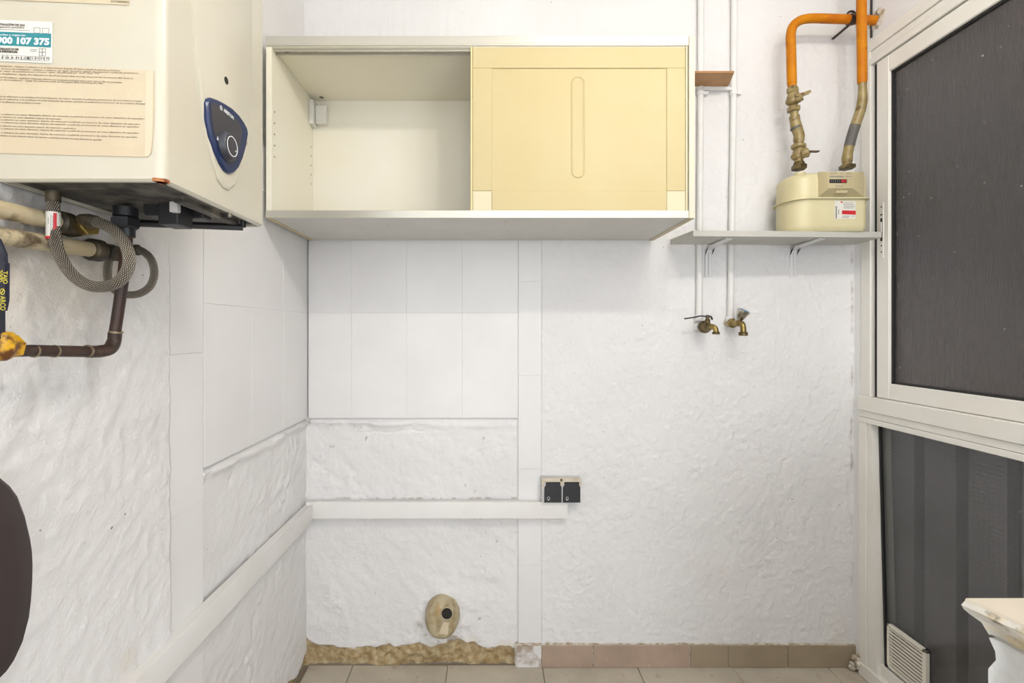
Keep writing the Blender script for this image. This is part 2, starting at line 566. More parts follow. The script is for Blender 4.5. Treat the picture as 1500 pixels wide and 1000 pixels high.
def heightfield(name, U, V, fn, place, m):
    uu, vv = np.meshgrid(U, V, indexing='ij')
    d, at = fn(uu, vv)
    co = place(uu, vv, d).reshape(-1, 3)
    nu, nv = len(U), len(V)
    idx = np.arange(nu * nv).reshape(nu, nv)
    q = np.stack([idx[:-1, :-1], idx[1:, :-1], idx[1:, 1:], idx[:-1, 1:]], -1).reshape(-1)
    me = bpy.data.meshes.new(name)
    nq = len(q) // 4
    me.vertices.add(nu * nv)
    me.vertices.foreach_set('co', co.astype(np.float32).ravel())
    me.loops.add(nq * 4)
    me.loops.foreach_set('vertex_index', q.astype(np.int32))
    me.polygons.add(nq)
    me.polygons.foreach_set('loop_start', np.arange(0, nq * 4, 4, dtype=np.int32))
    me.update(calc_edges=True)
    me.polygons.foreach_set('use_smooth', np.ones(nq, dtype=bool))
    for k, arr in at.items():
        a = me.attributes.new(k, 'FLOAT', 'POINT')
        a.data.foreach_set('value', arr.astype(np.float32).ravel())
    me.materials.append(m)
    o = bpy.data.objects.new(name, me)
    C.objects.link(o)
    o['kind'] = 'structure'
    return o


XL, XR = -0.633, 1.283          # left and right wall planes
ZC = 2.5                        # ceiling


def stucco(u, v, seed):
    lump = fbm(u, v, 0.017, 2, seed)
    return 0.0030 * np.clip(lump, -0.35, 0.6) + 0.0024 * fbm(u, v, 0.09, 2, seed + 9) + 0.003 * fbm(u, v, 0.5, 2, seed + 17)


def rough_plaster(u, v, seed):
    n = fbm(u, v, 0.035, 4, seed)
    ch = np.clip(fbm(u, v, 0.11, 3, seed + 5) - 0.12, 0, 1)
    return 0.0070 * n * (0.5 + 2.2 * ch) + 0.003 * fbm(u, v, 0.2, 2, seed + 8)


def back_fn(x, z):
    d = stucco(x, z, 11)
    left = 1 - sst(x, 0.1835, 0.1885)
    fieldx = 1 - sst(x, 0.100, 0.106)
    low = 1 - sst(z, 0.858, 0.868)
    tiled = left * (1 - sst(z, 1.70, 1.71))
    d = d * (1 - tiled) - 0.013 * tiled
    # rough plaster below the tiled field, with the broken mortar lip under the tiles
    zone = fieldx * low
    rp = -0.0100 + rough_plaster(x, z, 31)
    zr = 0.852 + 0.010 * fbm(x, x * 0, 0.12, 3, 40) - 0.010 * sst(x, -0.25, -0.18)
    lip = np.exp(-((z - zr) / 0.011) ** 2) * (0.0105 - 0.006 * sst(x, -0.25, -0.18)) * (0.8 + 0.7 * fbm(x, z, 0.05, 3, 43))
    crack = -0.004 * np.exp(-((z - (0.822 + 0.012 * fbm(x, x * 0, 0.03, 3, 47) + 0.05 * (x + 0.33) * 0.4)) / 0.0022) ** 2) * np.exp(-((x + 0.33) / 0.15) ** 4)
    d = d * (1 - zone) + (rp + lip + crack) * zone
    # plaster heaped round the drain
    rr = np.sqrt((x + 0.161) ** 2 + ((z - 0.178) / 1.1) ** 2)
    d += zone * 0.006 * np.exp(-((rr - 0.075) / 0.03) ** 2) * (0.7 + fbm(x, z, 0.03, 3, 51))
    # exposed mortar foot where the skirting has come away
    zj = 0.072 + 0.030 * fbm(x, x * 0 + 3, 0.10, 4, 61) + 0.02 * np.exp(-((x + 0.66) / 0.05) ** 2)
    foot = (1 - sst(x, 0.090, 0.098)) * (1 - sst(z, zj - 0.003, zj + 0.003))
    d = d * (1 - foot) + (-0.016 + 0.02 * fbm(x, z, 0.05, 4, 66) - 0.05 * (z - 0.05)) * foot
    # right corner foot, broken and dirty
    cj = (sst(x, 1.245, 1.262)) * (1 - sst(z, 0.06 + 0.05 * fbm(x, z, 0.03, 3, 71), 0.075 + 0.05 * fbm(x, z, 0.03, 3, 71)))
    d = d - cj * 0.012
    soot_shade = 0.75 * np.exp(-((rr - 0.088) / 0.014) ** 2) * sst(0.19 - z, 0.02, 0.06) * sst(fbm(x, z, 0.03, 4, 81), 0.0, 0.35)
    soot_shade += 0.85 * foot * sst(fbm(x, z, 0.04, 4, 83), 0.0, 0.35) * sst(z, 0.025, 0.055)
    soot_shade += 0.8 * (x < 0.20) * (np.exp(-((z - 0.5225) / 0.004) ** 2) + np.exp(-((z - 0.5860) / 0.003) ** 2)) * sst(fbm(x, z, 0.03, 4, 85), 0.10, 0.40)  # trunking's shadow and cracks painted below it, dark specks along its top
    soot_shade += 0.8 * np.exp(-((x + 0.630) / 0.006) ** 2 - ((z - 0.855) / 0.008) ** 2)  # dark of the corner cavity painted into the colour
    soot_shade += 0.7 * zone * sst(fbm(x, z, 0.016, 2, 87), 0.52, 0.64) * sst(fbm(x, z, 0.2, 2, 88), 0.0, 0.3)
    soot_shade += 0.8 * np.exp(-((x - 1.277 + 0.004 * fbm(z, x * 0, 0.2, 3, 99)) / 0.0035) ** 2) * sst(fbm(z, x, 0.06, 4, 98), -0.1, 0.35) * sst(z, 0.1, 0.4) * (1 - sst(z, 1.42, 1.47))
    yel = 0.55 * (1 - sst(1.283 - x, 0.0, 0.10)) * (1 - sst(z, 0.06, 0.22)) * sst(fbm(x, z, 0.08, 4, 91), -0.3, 0.4)
    yel += 0.12 * np.exp(-((x - 0.78) / 0.22) ** 2 - ((z - 0.30) / 0.05) ** 2) * sst(fbm(x, z, 0.1, 4, 92), -0.2, 0.5)
    yel += 0.35 * zone * (1 - sst(z, zj, zj + 0.035)) * sst(fbm(x, z, 0.06, 4, 93), -0.1, 0.5)
    mor = np.clip(foot + 0.8 * cj * sst(fbm(x, z, 0.03, 3, 96), -0.2, 0.2), 0, 1)
    return d, {'mortar': mor, 'soot_shade': np.clip(soot_shade, 0, 1), 'yellow': np.clip(yel, 0, 1)}


def left_fn(y, z):
    d = stucco(y, z, 111)
    bord = sst(y, 0.968, 0.972)
    d = d * (1 - bord) - 0.013 * bord
    zone = sst(y, 1.082, 1.090) * (1 - sst(z, 0.856, 0.866))
    rp = -0.0100 + rough_plaster(y, z, 131)
    zr = 0.852 + 0.008 * fbm(y, y * 0, 0.12, 3, 140)
    lip = np.exp(-((z - zr) / 0.014) ** 2) * 0.0125 * (0.8 + 0.8 * fbm(y, z, 0.05, 3, 143))
    d = d * (1 - zone) + (rp + lip) * zone
    foot = sst(y, 1.52, 1.56) * (1 - sst(z, 0.030 + 0.03 * fbm(y, z, 0.06, 3, 150), 0.036 + 0.03 * fbm(y, z, 0.06, 3, 150)))
    d = d - 0.01 * foot
    soot_shade = 0.75 * np.exp(-((z - 1.32) / 0.06) ** 2) * (1 - sst(y, 0.85, 0.95)) * sst(fbm(y, z, 0.07, 5, 161), -0.15, 0.45)
    soot_shade += 0.22 * np.exp(-((z - 1.10) / 0.16) ** 2) * (1 - sst(y, 0.80, 0.95)) * sst(fbm(y, z * 0.4, 0.06, 5, 162), 0.0, 0.5)
    soot_shade += 0.6 * sst(fbm(y, z, 0.012, 2, 165), 0.50, 0.62) * np.exp(-((z - 1.13) / 0.03) ** 2) * (1 - sst(y, 0.75, 0.85))
    yel = 0.35 * np.exp(-((z - 1.26) / 0.09) ** 2) * (1 - sst(y, 0.8, 0.98)) * sst(fbm(y, z, 0.15, 4, 163), -0.2, 0.4)
    yel += 0.3 * np.exp(-((y - 0.85) / 0.02) ** 2 - ((z - 0.60) / 0.02) ** 2)
    return d, {'mortar': foot, 'soot_shade': np.clip(soot_shade, 0, 1), 'yellow': np.clip(yel, 0, 1)}


# ------------------------------------------------------------------ the setting
zfine = np.concatenate([np.arange(0, 0.13, 0.0025), np.arange(0.13, 2.2, 0.004), np.arange(2.2, ZC + 0.001, 0.05)])
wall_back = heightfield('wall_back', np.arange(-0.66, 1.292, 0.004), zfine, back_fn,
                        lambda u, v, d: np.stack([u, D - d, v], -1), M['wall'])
wall_left = heightfield('wall_left', np.concatenate([np.arange(-4.0, 0.5, 0.1), np.arange(0.5, 1.73, 0.004)]), zfine, left_fn,
                        lambda u, v, d: np.stack([XL + d, u, v], -1), M['wall'])


def tile_mesh(name, sx, sy, sz, m, b=0.0016):
    o = MB().box(-sx / 2, sx / 2, -sy / 2, sy / 2, -sz / 2, sz / 2, b).build(name, m, origin=(0, 0, 0))
    me = o.data
    bpy.data.objects.remove(o)
    return me


# painted-over wall tiles: field of 20 x 33 cm tiles and a cut border column
G = 0.0002
fx = [XL + 0.001, -0.480, -0.286, -0.091, 0.1055]
rows = [0.8705, 1.24, 1.57, 1.70]
for i in range(4):
    for j in range(3):
        x0, x1, z0, z1 = fx[i], fx[i + 1], rows[j], rows[j + 1]
        me = tile_mesh('wall_tile', x1 - x0 - G, 0.012, z1 - z0 - G, M['tile_paint'], 0.0006)
        piece('wall_tile', me, ((x0 + x1) / 2, D + 0.008 + 0.0004 * ((i * 3 + j * 5) % 4 - 1.5) * 0.5, (z0 + z1) / 2), wall_back)
bz = [0.0775, 0.353, 0.690, 1.020, 1.350, 1.70]
for j in range(5):
    me = tile_mesh('wall_tile', 0.0800, 0.012, bz[j + 1] - bz[j] - G, M['tile_paint'], 0.0007)
    piece('wall_tile', me, (0.1463, D + 0.0095 + 0.0005 * (j % 2), (bz[j] + bz[j + 1]) / 2), wall_back)
ly = [1.088, 1.306, 1.507, D - 0.003]
for i in range(3):
    for j in range(3):
        y0, y1, z0, z1 = ly[i], ly[i + 1], rows[j], rows[j + 1]
        me = tile_mesh('wall_tile', 0.012, y1 - y0 - G, z1 - z0 - G, M['tile_paint'], 0.0006)
        piece('wall_tile', me, (XL - 0.008 + 0.0003 * ((i + 2 * j) % 3 - 1), (y0 + y1) / 2, (z0 + z1) / 2), wall_left)
for z0, z1 in ((0.14, 0.47), (0.47, 0.80), (0.80, 1.13), (1.13, 1.46), (1.46, 1.79), (1.79, 2.12)):
    me = tile_mesh('wall_tile', 0.012, 0.114, z1 - z0 - G, M['tile_paint'], 0.0007)
    piece('wall_tile', me, (XL - 0.0095, 1.029, (z0 + z1) / 2), wall_left)

# floor: mortar bed carrying separate tiles
floor = MB().box(-0.70, XR + 0.15, -4.02, D + 0.05, -0.05, -0.0035).build('floor', M['grout'])
tag(floor, kind='structure')
ft = tile_mesh('floor_tile', 0.3305, 0.3305, 0.008, M['floor_tile'], 0.0012)
for i in range(6):
    for j in range(17):
        cx, cy = -0.475 + 0.3325 * (i + 0.5), 1.712 - 0.3325 * (j + 0.5)
        piece('floor_tile', ft, (cx, cy, -0.004 + random.uniform(-0.0005, 0.0005)), floor)
fcut = tile_mesh('floor_tile', 0.153, 0.3305, 0.008, M['floor_tile'], 0.0012)
for j in range(17):
    piece('floor_tile', fcut, (-0.475 - 0.0785, 1.712 - 0.3325 * (j + 0.5), -0.004), floor)

# skirting on the back wall: brown tiles, the first smeared with paint, the third cracked in two
M['filler'] = mat('ragged_filler', (0.66, 0.61, 0.53), 0.9, col2=(0.40, 0.31, 0.20), nscale=60, lo=0.45, hi=0.6, bump=[(120, 0.8, 0.004)])
skb = MB().box(0.095, 1.262, D - 0.004, D + 0.004, 0.0, 0.0785)
tops = [0.095 + 0.0065 * k for k in range(181)]
hts = [0.0795 + 0.006 * float(fbm(np.array([x]), np.array([0.3]), 0.03, 3, 201)[0]) for x in tops]
skb.loft([[Vector((x, D - 0.0055, 0.076)), Vector((x, D - 0.0045, h)), Vector((x, D + 0.003, h + 0.001)), Vector((x, D + 0.003, 0.076))] for x, h in zip(tops, hts) if x < 1.262])
sk = skb.build('baseboard_back', M['filler'])
tag(sk, kind='structure')
for (p0, p1, m, zt) in ((757, 792.5, 'skirt_paint', 0.074), (793.5, 867.5, 'skirt', 0.077), (869, 1009, 'skirt', 0.078),
                        (1010.5, 1065, 'skirt_grey', 0.078), (1065.6, 1151, 'skirt_grey', 0.0775), (1152.5, 1256, 'skirt_grey', 0.077)):
    x0, x1 = (p0 - VX) / F * D, (p1 - VX) / F * D
    MB().box(x0, x1, D - 0.009, D + 0.001, 0.0005, zt, 0.0012).build('skirting_tile', M[m], sk)

ceiling = MB().box(-0.70, XR + 0.15, -4.0, D + 0.06, ZC, ZC + 0.06).build('ceiling', M['ceiling'])
tag(ceiling, kind='structure')
wr = MB()
for a in ((0.82, XR + 0.15, 0, ZC), (-0.70, 0.82, 1.77, ZC)):
    wr.box(a[0], a[1], -4.0, -3.95, a[2], a[3])
tag(wr.build('wall_rear', M['ceiling']), kind='structure')

# right wall: plaster above the window, a narrow return in the corner, solid wall beyond the window toward the viewer
WY0, WY1 = 0.15, 1.668           # window opening along the wall
rw = MB()
rw.box(XR, XR + 0.06, WY0, WY1, 2.150, ZC).box(XR + 0.002, XR + 0.06, WY1, D + 0.03, 0, ZC).box(XR, XR + 0.06, -4.0, WY0, 0, ZC)
wall_right = rw.build('wall_right', M['ceiling'])
tag(wall_right, kind='structure')

rb = MB()
rr_ = np.random.RandomState(9)
for k in range(14):
    rb.ball((1.262 + 0.016 * rr_.rand(), D - 0.012 - 0.03 * rr_.rand(), 0.008 + 0.055 * rr_.rand() ** 1.5), 0.007 + 0.007 * rr_.rand(), 1, 0.9, 0.8, 7, 5)
tag(rb.build('broken_plaster', M['filler'], wall_right), kind='stuff')

# upper window: lacquered metal frame with a streaked pane
win = thing('window_1', None, None, (XR, (WY0 + WY1) / 2, 0.87))
tag(win, kind='structure')
box('jamb', M['alu'], win, XR - 0.003, XR + 0.055, 1.628, 1.668, 0.955, 2.150, 0.002)
box('jamb', M['alu'], win, XR - 0.003, XR + 0.055, WY0, 0.19, 0.955, 2.150, 0.002)
MB().box(XR - 0.006, XR + 0.055, WY0, 1.660, 2.112, 2.150, 0.0015).box(XR - 0.001, XR + 0.055, WY0, 1.660, 2.088, 2.111, 0.0012) \
    .box(XR - 0.004, XR + 0.055, WY0, 1.660, 2.066, 2.087, 0.0012).build('head', M['alu'], win)
MB().box(XR - 0.012, XR + 0.055, WY0, 1.672, 0.906, 0.956, 0.002).box(XR - 0.006, XR + 0.055, WY0, 1.672, 0.884, 0.905, 0.0012) \
    .box(XR - 0.010, XR + 0.055, WY0, 1.672, 0.866, 0.883, 0.0012).build('transom', M['alu'], win)
SY = 1.556                       # glass edge of the sash
stile = box('sash_stile', M['alu'], win, XR, XR + 0.03, SY, 1.606, 0.957, 2.062, 0.0025)
box('sash_stile', M['alu'], win, XR, XR + 0.03, 0.19, 0.24, 0.957, 2.062, 0.0025)
box('sash_rail', M['alu'], win, XR + 0.0005, XR + 0.03, 0.2402, SY, 2.008, 2.062, 0.0025)
box('sash_rail', M['alu'], win, XR + 0.0005, XR + 0.03, 0.2402, SY, 0.957, 1.008, 0.0025)
box('edge_shadow_gap', M['gasket'], win, XR + 0.012, XR + 0.03, 1.6065, 1.6275, 0.957, 2.065, 0)
gk = MB()
gk.box(XR + 0.008, XR + 0.022, SY - 0.007, SY, 1.008, 2.008).box(XR + 0.008, XR + 0.022, 0.24, SY, 2.001, 2.008).box(XR + 0.008, XR + 0.022, 0.24, SY, 1.008, 1.014)
gk.build('gasket', M['gasket'], win)
box('pane', M['glass_up'], win, XR + 0.012, XR + 0.017, 0.24, SY - 0.006, 1.010, 2.006, 0)
# latch plate in the stile, with its slot and screw holes
lp = box('latch_plate', M['alu'], win, XR - 0.0022, XR, 1.575, 1.590, CZ + (483 - 378) / F * 1.583, CZ + (483 - 297) / F * 1.583, 0.0008)
def zz(py, Y=1.583): return CZ - (py - VY) / F * Y
box('latch_slot', M['hole'], lp, XR - 0.0028, XR - 0.002, 1.579, 1.5865, zz(353), zz(319.5), 0)
box('latch_lever', M['white_plastic'], lp, XR - 0.0050, XR - 0.0027, 1.5795, 1.585, zz(340), zz(325), 0.0008)
for py in (303, 369):
    MB().lathe((XR - 0.0020, 1.583, zz(py)), (-1, 0, 0), [(0, 0.0026), (0.0008, 0.0026)], 10).build('screw_hole', M['hole'], lp)
box('latch_mark', M['hole'], lp, XR - 0.0027, XR - 0.002, 1.579, 1.587, zz(315.5), zz(313.5), 0)
box('latch_mark', M['hole'], lp, XR - 0.0027, XR - 0.002, 1.580, 1.586, zz(360.5), zz(359), 0)

# lower window: fixed wired pane to the floor, vent grille in its corner
wl = thing('window_2', None, None, (XR, (WY0 + WY1) / 2, 0.0))
tag(wl, kind='structure')
MB().loft([[(XR - 0.004, 1.668, 0.03), (XR + 0.055, 1.668, 0.03), (XR + 0.055, 1.585, 0.03), (XR - 0.004, 1.598, 0.03)],
           [(XR - 0.004, 1.668, 0.866), (XR + 0.055, 1.668, 0.866), (XR + 0.055, 1.612, 0.866), (XR - 0.004, 1.622, 0.866)]]).build('jamb', M['alu'], wl)
box('outer_jamb', M['alu'], wl, XR - 0.008, XR - 0.0042, 1.640, 1.675, 0.0, 0.866, 0.001)
box('jamb', M['alu'], wl, XR - 0.004, XR + 0.055, WY0, 0.20, 0.03, 0.866, 0.002)
MB().box(XR - 0.012, XR + 0.055, WY0, 1.668, 0.0, 0.045, 0.002).box(XR + 0.008, XR + 0.05, WY0, 1.60, 0.045, 0.082, 0.002).build('bottom_rail', M['alu'], wl)
box('pane', M['glass_low'], wl, XR + 0.022, XR + 0.028, 0.20, 1.615, 0.082, 0.866, 0)
gk = MB()
gk.loft([[(XR + 0.014, 1.590, 0.082), (XR + 0.022, 1.590, 0.082), (XR + 0.022, 1.583, 0.082), (XR + 0.014, 1.583, 0.082)],
         [(XR + 0.014, 1.6155, 0.866), (XR + 0.022, 1.6155, 0.866), (XR + 0.022, 1.609, 0.866), (XR + 0.014, 1.609, 0.866)]])
gk.build('gasket', M['gasket'], wl)
vy0, vy1, vz0, vz1 = 1.435, 1.575, 0.092, 0.232
vg = MB()
for a in ((vy0, vy1, vz0, vz0 + 0.008), (vy0, vy1, vz1 - 0.008, vz1)):
    vg.box(XR + 0.008, XR + 0.022, a[0], a[1], a[2], a[3], 0.001)
vg.box(XR + 0.008, XR + 0.022, vy0, vy0 + 0.012, vz0, vz1, 0.001).box(XR + 0.008, XR + 0.022, vy1 - 0.008, vy1, vz0, vz1, 0.001)
vent = vg.build('vent_grille', M['vent'], wl)
box('backing', M['hole'], vent, XR + 0.0205, XR + 0.0215, vy0, vy1, vz0, vz1, 0)
for k in range(11):
    z = vz0 + 0.0155 + k * 0.0111
    MB().loft([[(XR + 0.010, y, z - 0.0032), (XR + 0.0095, y, z + 0.0022), (XR + 0.0125, y, z + 0.0032), (XR + 0.0130, y, z - 0.0022)] for y in (vy0 + 0.010, vy1 - 0.007)]).build('slat', M['vent'], vent)

# what stands outside the panes: a ribbed sheet and the courtyard wall
sh = MB()
xs, prof = 1.345, []
y = 1.513 + 0.018 + 2 * 0.137
while y > -0.2:
    for dy, dx in ((0, 0), (0.004, 0.045), (0.032, 0.045), (0.036, 0), (0.1365, 0)):
        prof.append((xs + dx, y - dy))
    y -= 0.137
sh.loft([[(x, yy, 0.0) for x, yy in prof], [(x, yy, 0.93) for x, yy in prof]], False, False, closed=False)
sh.loft([[(x + 0.002, yy, 0.0) for x, yy in prof], [(x + 0.002, yy, 0.93) for x, yy in prof]], False, False, closed=False)
sheet = sh.build('corrugated_sheet', M['sheet'])
tag(sheet, 'grey ribbed metal sheet standing behind the wired lower window', 'sheet')
tag(MB().box(2.1, 2.2, -1.5, 3.2, 0, 3.2).build('wall_outside', M['outside']), kind='structure')
tag(MB().box(1.40, 2.2, -1.5, 3.2, -0.06, -0.002).build('floor_outside', M['grout']), kind='structure')

# ------------------------------------------------------------------ wall cabinet with sliding doors
CX0, CX1, CY0, CY1, CZ0, CZ1 = -0.622, 0.5765, 1.357, 1.6945, 1.4925, 1.9995
cab = thing('wall_cabinet', 'long cream wall cabinet with its left half open, hung on the back wall', 'cabinet', ((CX0 + CX1) / 2, CY1, CZ0))
box('side_panel', M['cab_in'], cab, CX0, CX0 + 0.016, CY0 + 0.004, CY1, CZ0 + 0.001, CZ1 - 0.001, 0.0006)
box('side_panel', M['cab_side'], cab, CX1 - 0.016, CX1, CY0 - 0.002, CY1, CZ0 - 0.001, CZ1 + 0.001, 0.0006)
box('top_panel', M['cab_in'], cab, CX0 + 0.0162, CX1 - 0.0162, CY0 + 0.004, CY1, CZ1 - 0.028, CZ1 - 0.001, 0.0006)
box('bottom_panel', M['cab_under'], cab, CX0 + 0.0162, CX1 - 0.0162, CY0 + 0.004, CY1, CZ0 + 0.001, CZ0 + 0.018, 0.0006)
box('back_panel', M['cab_back'], cab, CX0 + 0.0164, CX1 - 0.0164, CY1 - 0.014, CY1 - 0.010, CZ0 + 0.0182, CZ1 - 0.0282, 0)
box('edge_band', M['cab_edge'], cab, CX0 + 0.0005, CX0 + 0.0155, CY0 + 0.004, CY1, CZ0 - 0.0005, CZ0 + 0.0009, 0)
box('edge_band', M['cab_edge'], cab, CX1 - 0.0155, CX1 - 0.0005, CY0 + 0.002, CY1, CZ0 - 0.0018, CZ0 - 0.0012, 0)
xa, xb = CX0 + 0.0005, CX1 - 0.0165
tt = MB()
tt.box(xa, xb, CY0, CY0 + 0.004, CZ1 - 0.026, CZ1, 0.0006).box(xa, xb, CY0, CY0 + 0.034, CZ1 - 0.0005, CZ1 + 0.0008)
tt.box(xa + 0.016, xb, CY0 + 0.014, CY0 + 0.017, CZ1 - 0.034, CZ1 - 0.028).box(xa + 0.016, xb, CY0 + 0.029, CY0 + 0.032, CZ1 - 0.036, CZ1 - 0.028)
tt.build('top_track', M['track'], cab)
bt = MB()
bt.box(xa, xb, CY0, CY0 + 0.004, CZ0, CZ0 + 0.021, 0.0006).box(xa + 0.016, xb, CY0 + 0.0145, CY0 + 0.0165, CZ0 + 0.018, CZ0 + 0.022)
bt.build('bottom_track', M['track'], cab)
box('groove_line', M['cab_side'], cab, xa, xb, CY0 - 0.0005, CY0 + 0.0005, CZ1 - 0.0205, CZ1 - 0.0185, 0)


def stadium(cx, y, cz, w, h, n=10):
    r = w / 2
    pts = []
    for k in range(n + 1):
        a = pi * k / n
        pts.append((cx + r * math.cos(a), y, cz + h / 2 - r + r * math.sin(a)))
    for k in range(n + 1):
        a = pi + pi * k / n
        pts.append((cx + r * math.cos(a), y, cz - h / 2 + r + r * math.sin(a)))
    return pts


def sliding_door(x0, x1, y):
    z0, z1 = CZ0 + 0.019, CZ1 - 0.0265
    d = MB().box(x0, x1, y + 0.003, y + 0.009, z0, z1, 0.0004).build('sliding_door', M['door'], cab)
    sw, tr, br = 0.058, 0.060, 0.058
    for a, b in ((x0 + 0.004, x0 + sw), (x1 - sw, x1 - 0.006)):
        MB().box(a, b, y, y + 0.0032, z0 + br, z1 - tr, 0.0012).build('stile', M['door'], d)
    MB().box(x0 + sw, x1 - sw, y - 0.0002, y + 0.0032, z0 + 0.001, z0 + br, 0.0012).build('bottom_rail', M['door'], d)
    MB().box(x0 + 0.004, x1 - 0.006, y - 0.0002, y + 0.0032, z1 - tr, z1 - 0.001, 0.0012).build('top_rail', M['door'], d)
    for a, b in ((x0 + 0.004, x0 + sw - 0.0005), (x1 - sw + 0.0005, x1 - 0.006)):
        MB().box(a, b, y, y + 0.0032, z0 + 0.001, z0 + br - 0.0005, 0.0012).build('corner_block', M['door_light'], d)
    box('edge_strip', M['door_edge'], d, x0 - 0.0012, x0 + 0.003, y - 0.0008, y + 0.0095, z0, z1, 0)
    box('edge_strip', M['door_light'], d, x1 - 0.005, x1, y - 0.0012, y + 0.0095, z0, z1, 0)
    gx, gz = x0 + 0.300, (z0 + z1) / 2 + 0.007
    MB().loft([stadium(gx, y + 0.0031, gz, 0.040, 0.288), stadium(gx, y + 0.0008, gz, 0.036, 0.284), stadium(gx, y + 0.0006, gz, 0.033, 0.281),
               stadium(gx, y + 0.0024, gz, 0.029, 0.277), stadium(gx, y + 0.0028, gz, 0.026, 0.274)], False, True).build('finger_grip', M['door'], d)


sliding_door(-0.0475, 0.5585, CY0 + 0.0045)
sliding_door(-0.0400, 0.5595, CY0 + 0.0185)
br = MB().box(-0.606, -0.590, 1.640, CY1 - 0.0142, zz(184, 1.66), zz(149, 1.66), 0.002).box(-0.589, -0.553, 1.655, CY1 - 0.0142, zz(183, 1.67), zz(156, 1.67), 0.003).build('hanging_bracket', M['white_plastic'], cab)
for px, py, Y in ((420.5, 79.5, 1.389), (471, 145, 1.655)):
    q = P(px, py, Y)
    MB().lathe((q.x, q.y, CZ1 - 0.028), (0, 0, -1), [(0, 0.0075), (0.0012, 0.007), (0.0016, 0.003)], 14).build('screw', M['screw'], cab)
hole = MB().lathe((0, 0, 0), (1, 0, 0), [(0, 0.0024), (0.0005, 0.0024)], 8).build('pin_hole', M['hole'], origin=(0, 0, 0))
hm = hole.data
bpy.data.objects.remove(hole)
for k in range(5):
    for Y, p0, dp in ((-0.606 * F / (402 - VX), 164, 16.4), (-0.606 * F / (455.5 - VX), 215, 13.6)):
        piece('pin_hole', hm, (CX0 + 0.0161, Y, CZ - (p0 + k * dp - VY) / F * Y), cab)

# ------------------------------------------------------------------ water heater on the left wall
HX, HY0, HY1, HZ0, HZ1 = -0.410, 0.614, 0.893, 1.368, 1.93
heater = thing('water_heater', 'cream gas water heater with navy control panel, high on the left wall', 'water heater', (XL + 0.11, (HY0 + HY1) / 2, HZ0))


def heater_loop(x0, x1, y0, y1, z, r, n=6):
    p = [(x0, y1, z), (x0, y0, z)]
    for k in range(n + 1):
        a = -pi / 2 + (pi / 2) * k / n
        p.append((x1 - r + r * math.cos(a), y0 + r + r * math.sin(a), z))
    for k in range(n + 1):
        a = (pi / 2) * k / n
        p.append((x1 - r + r * math.cos(a), y1 - r + r * math.sin(a), z))
    return p


x0 = XL + 0.012
MB().loft([heater_loop(x0, HX - 0.012, HY0 + 0.012, HY1 - 0.012, HZ1, 0.008), heater_loop(x0, HX, HY0, HY1, HZ1 - 0.012, 0.012),
           heater_loop(x0, HX, HY0, HY1, HZ0 + 0.003, 0.012), heater_loop(x0, HX - 0.003, HY0 + 0.003, HY1 - 0.003, HZ0, 0.010),
           heater_loop(x0 + 0.004, HX - 0.008, HY0 + 0.008, HY1 - 0.008, HZ0, 0.008), heater_loop(x0 + 0.004, HX - 0.008, HY0 + 0.008, HY1 - 0.008, HZ0 + 0.045, 0.008)],
          True, False).build('casing', M['enamel'], heater, 30)
MB().prism(heater_loop(x0 + 0.0045, HX - 0.0085, HY0 + 0.0085, HY1 - 0.0085, HZ0 + 0.0045, 0.007), (0, 0, 0.004)).build('bottom_tray', M['tray'], heater)
box('back_plate', M['tray'], heater, XL + 0.003, x0, HY0 + 0.01, HY1 - 0.01, HZ0 + 0.002, HZ1 - 0.03, 0.001)


def H(px, py, dx=0.0):           # point on the front face of the heater
    Y = -HX * F / (VX - px)
    return Vector((HX + dx, Y, CZ - (py - VY) / F * Y))


ypan = [(284, -60), (281, 0), (281, 40), (286, 95), (291, 140), (298, 190), (307, 230), (317, 262), (326, 275), (333, 278),
        (341, 272), (350, 250), (358, 220), (364, 180), (366.5, 120), (367, 60), (367, 0), (366, -60)]
poly = [H(a, b) for a, b in ypan]
c = sum(poly, Vector()) / len(poly)
MB().loft([[Vector((HX - 0.0005, p.y, p.z)) for p in poly], [Vector((HX + 0.0025, p.y, p.z)) for p in poly],
           [Vector((HX + 0.0042, p.y + (c.y - p.y) * 0.06, p.z + (c.z - p.z) * 0.025)) for p in poly]]).build('raised_panel', M['enamel'], heater, 20)
shield = [(294.5, 150), (296.5, 144.5), (301, 142.8), (310, 145.5), (322, 151.5), (333, 158.5), (343, 168.5), (350.5, 179), (355, 187.5), (356.5, 195),
          (354, 212), (348, 233), (342, 246.5), (335.5, 253.5), (329.5, 254.8), (323, 250.5), (316, 240), (308, 222), (301, 200), (296, 176)]
sp = [H(a, b) for a, b in shield]
sc_ = H(327, 200)
def shr(p, k, x): return Vector((x, sc_.y + (p.y - sc_.y) * k, sc_.z + (p.z - sc_.z) * k))
pan = MB().loft([[Vector((HX + 0.003, p.y, p.z)) for p in sp], [shr(p, 1.0, HX + 0.0065) for p in sp], [shr(p, 0.96, HX + 0.0090) for p in sp],
                 [shr(p, 0.91, HX + 0.0092) for p in sp]]).build('control_panel', M['navy'], heater, 25)
inner = [(304, 152), (311, 152), (322, 157.5), (332, 164.5), (341, 173.5), (348, 183), (350.5, 192), (349, 208), (344, 226), (338, 238),
         (331, 240), (324, 233), (316, 216), (309, 196), (305, 172)]
ip = [H(a - 5, b, 0.0091) for a, b in inner]
MB().loft([ip, [Vector((HX + 0.0100, p.y, p.z)) for p in ip]]).build('face_plate', M['navy_dark'], pan)
kc = H(323, 214.5)
kc = Vector((HX + 0.0095, kc.y, kc.z))
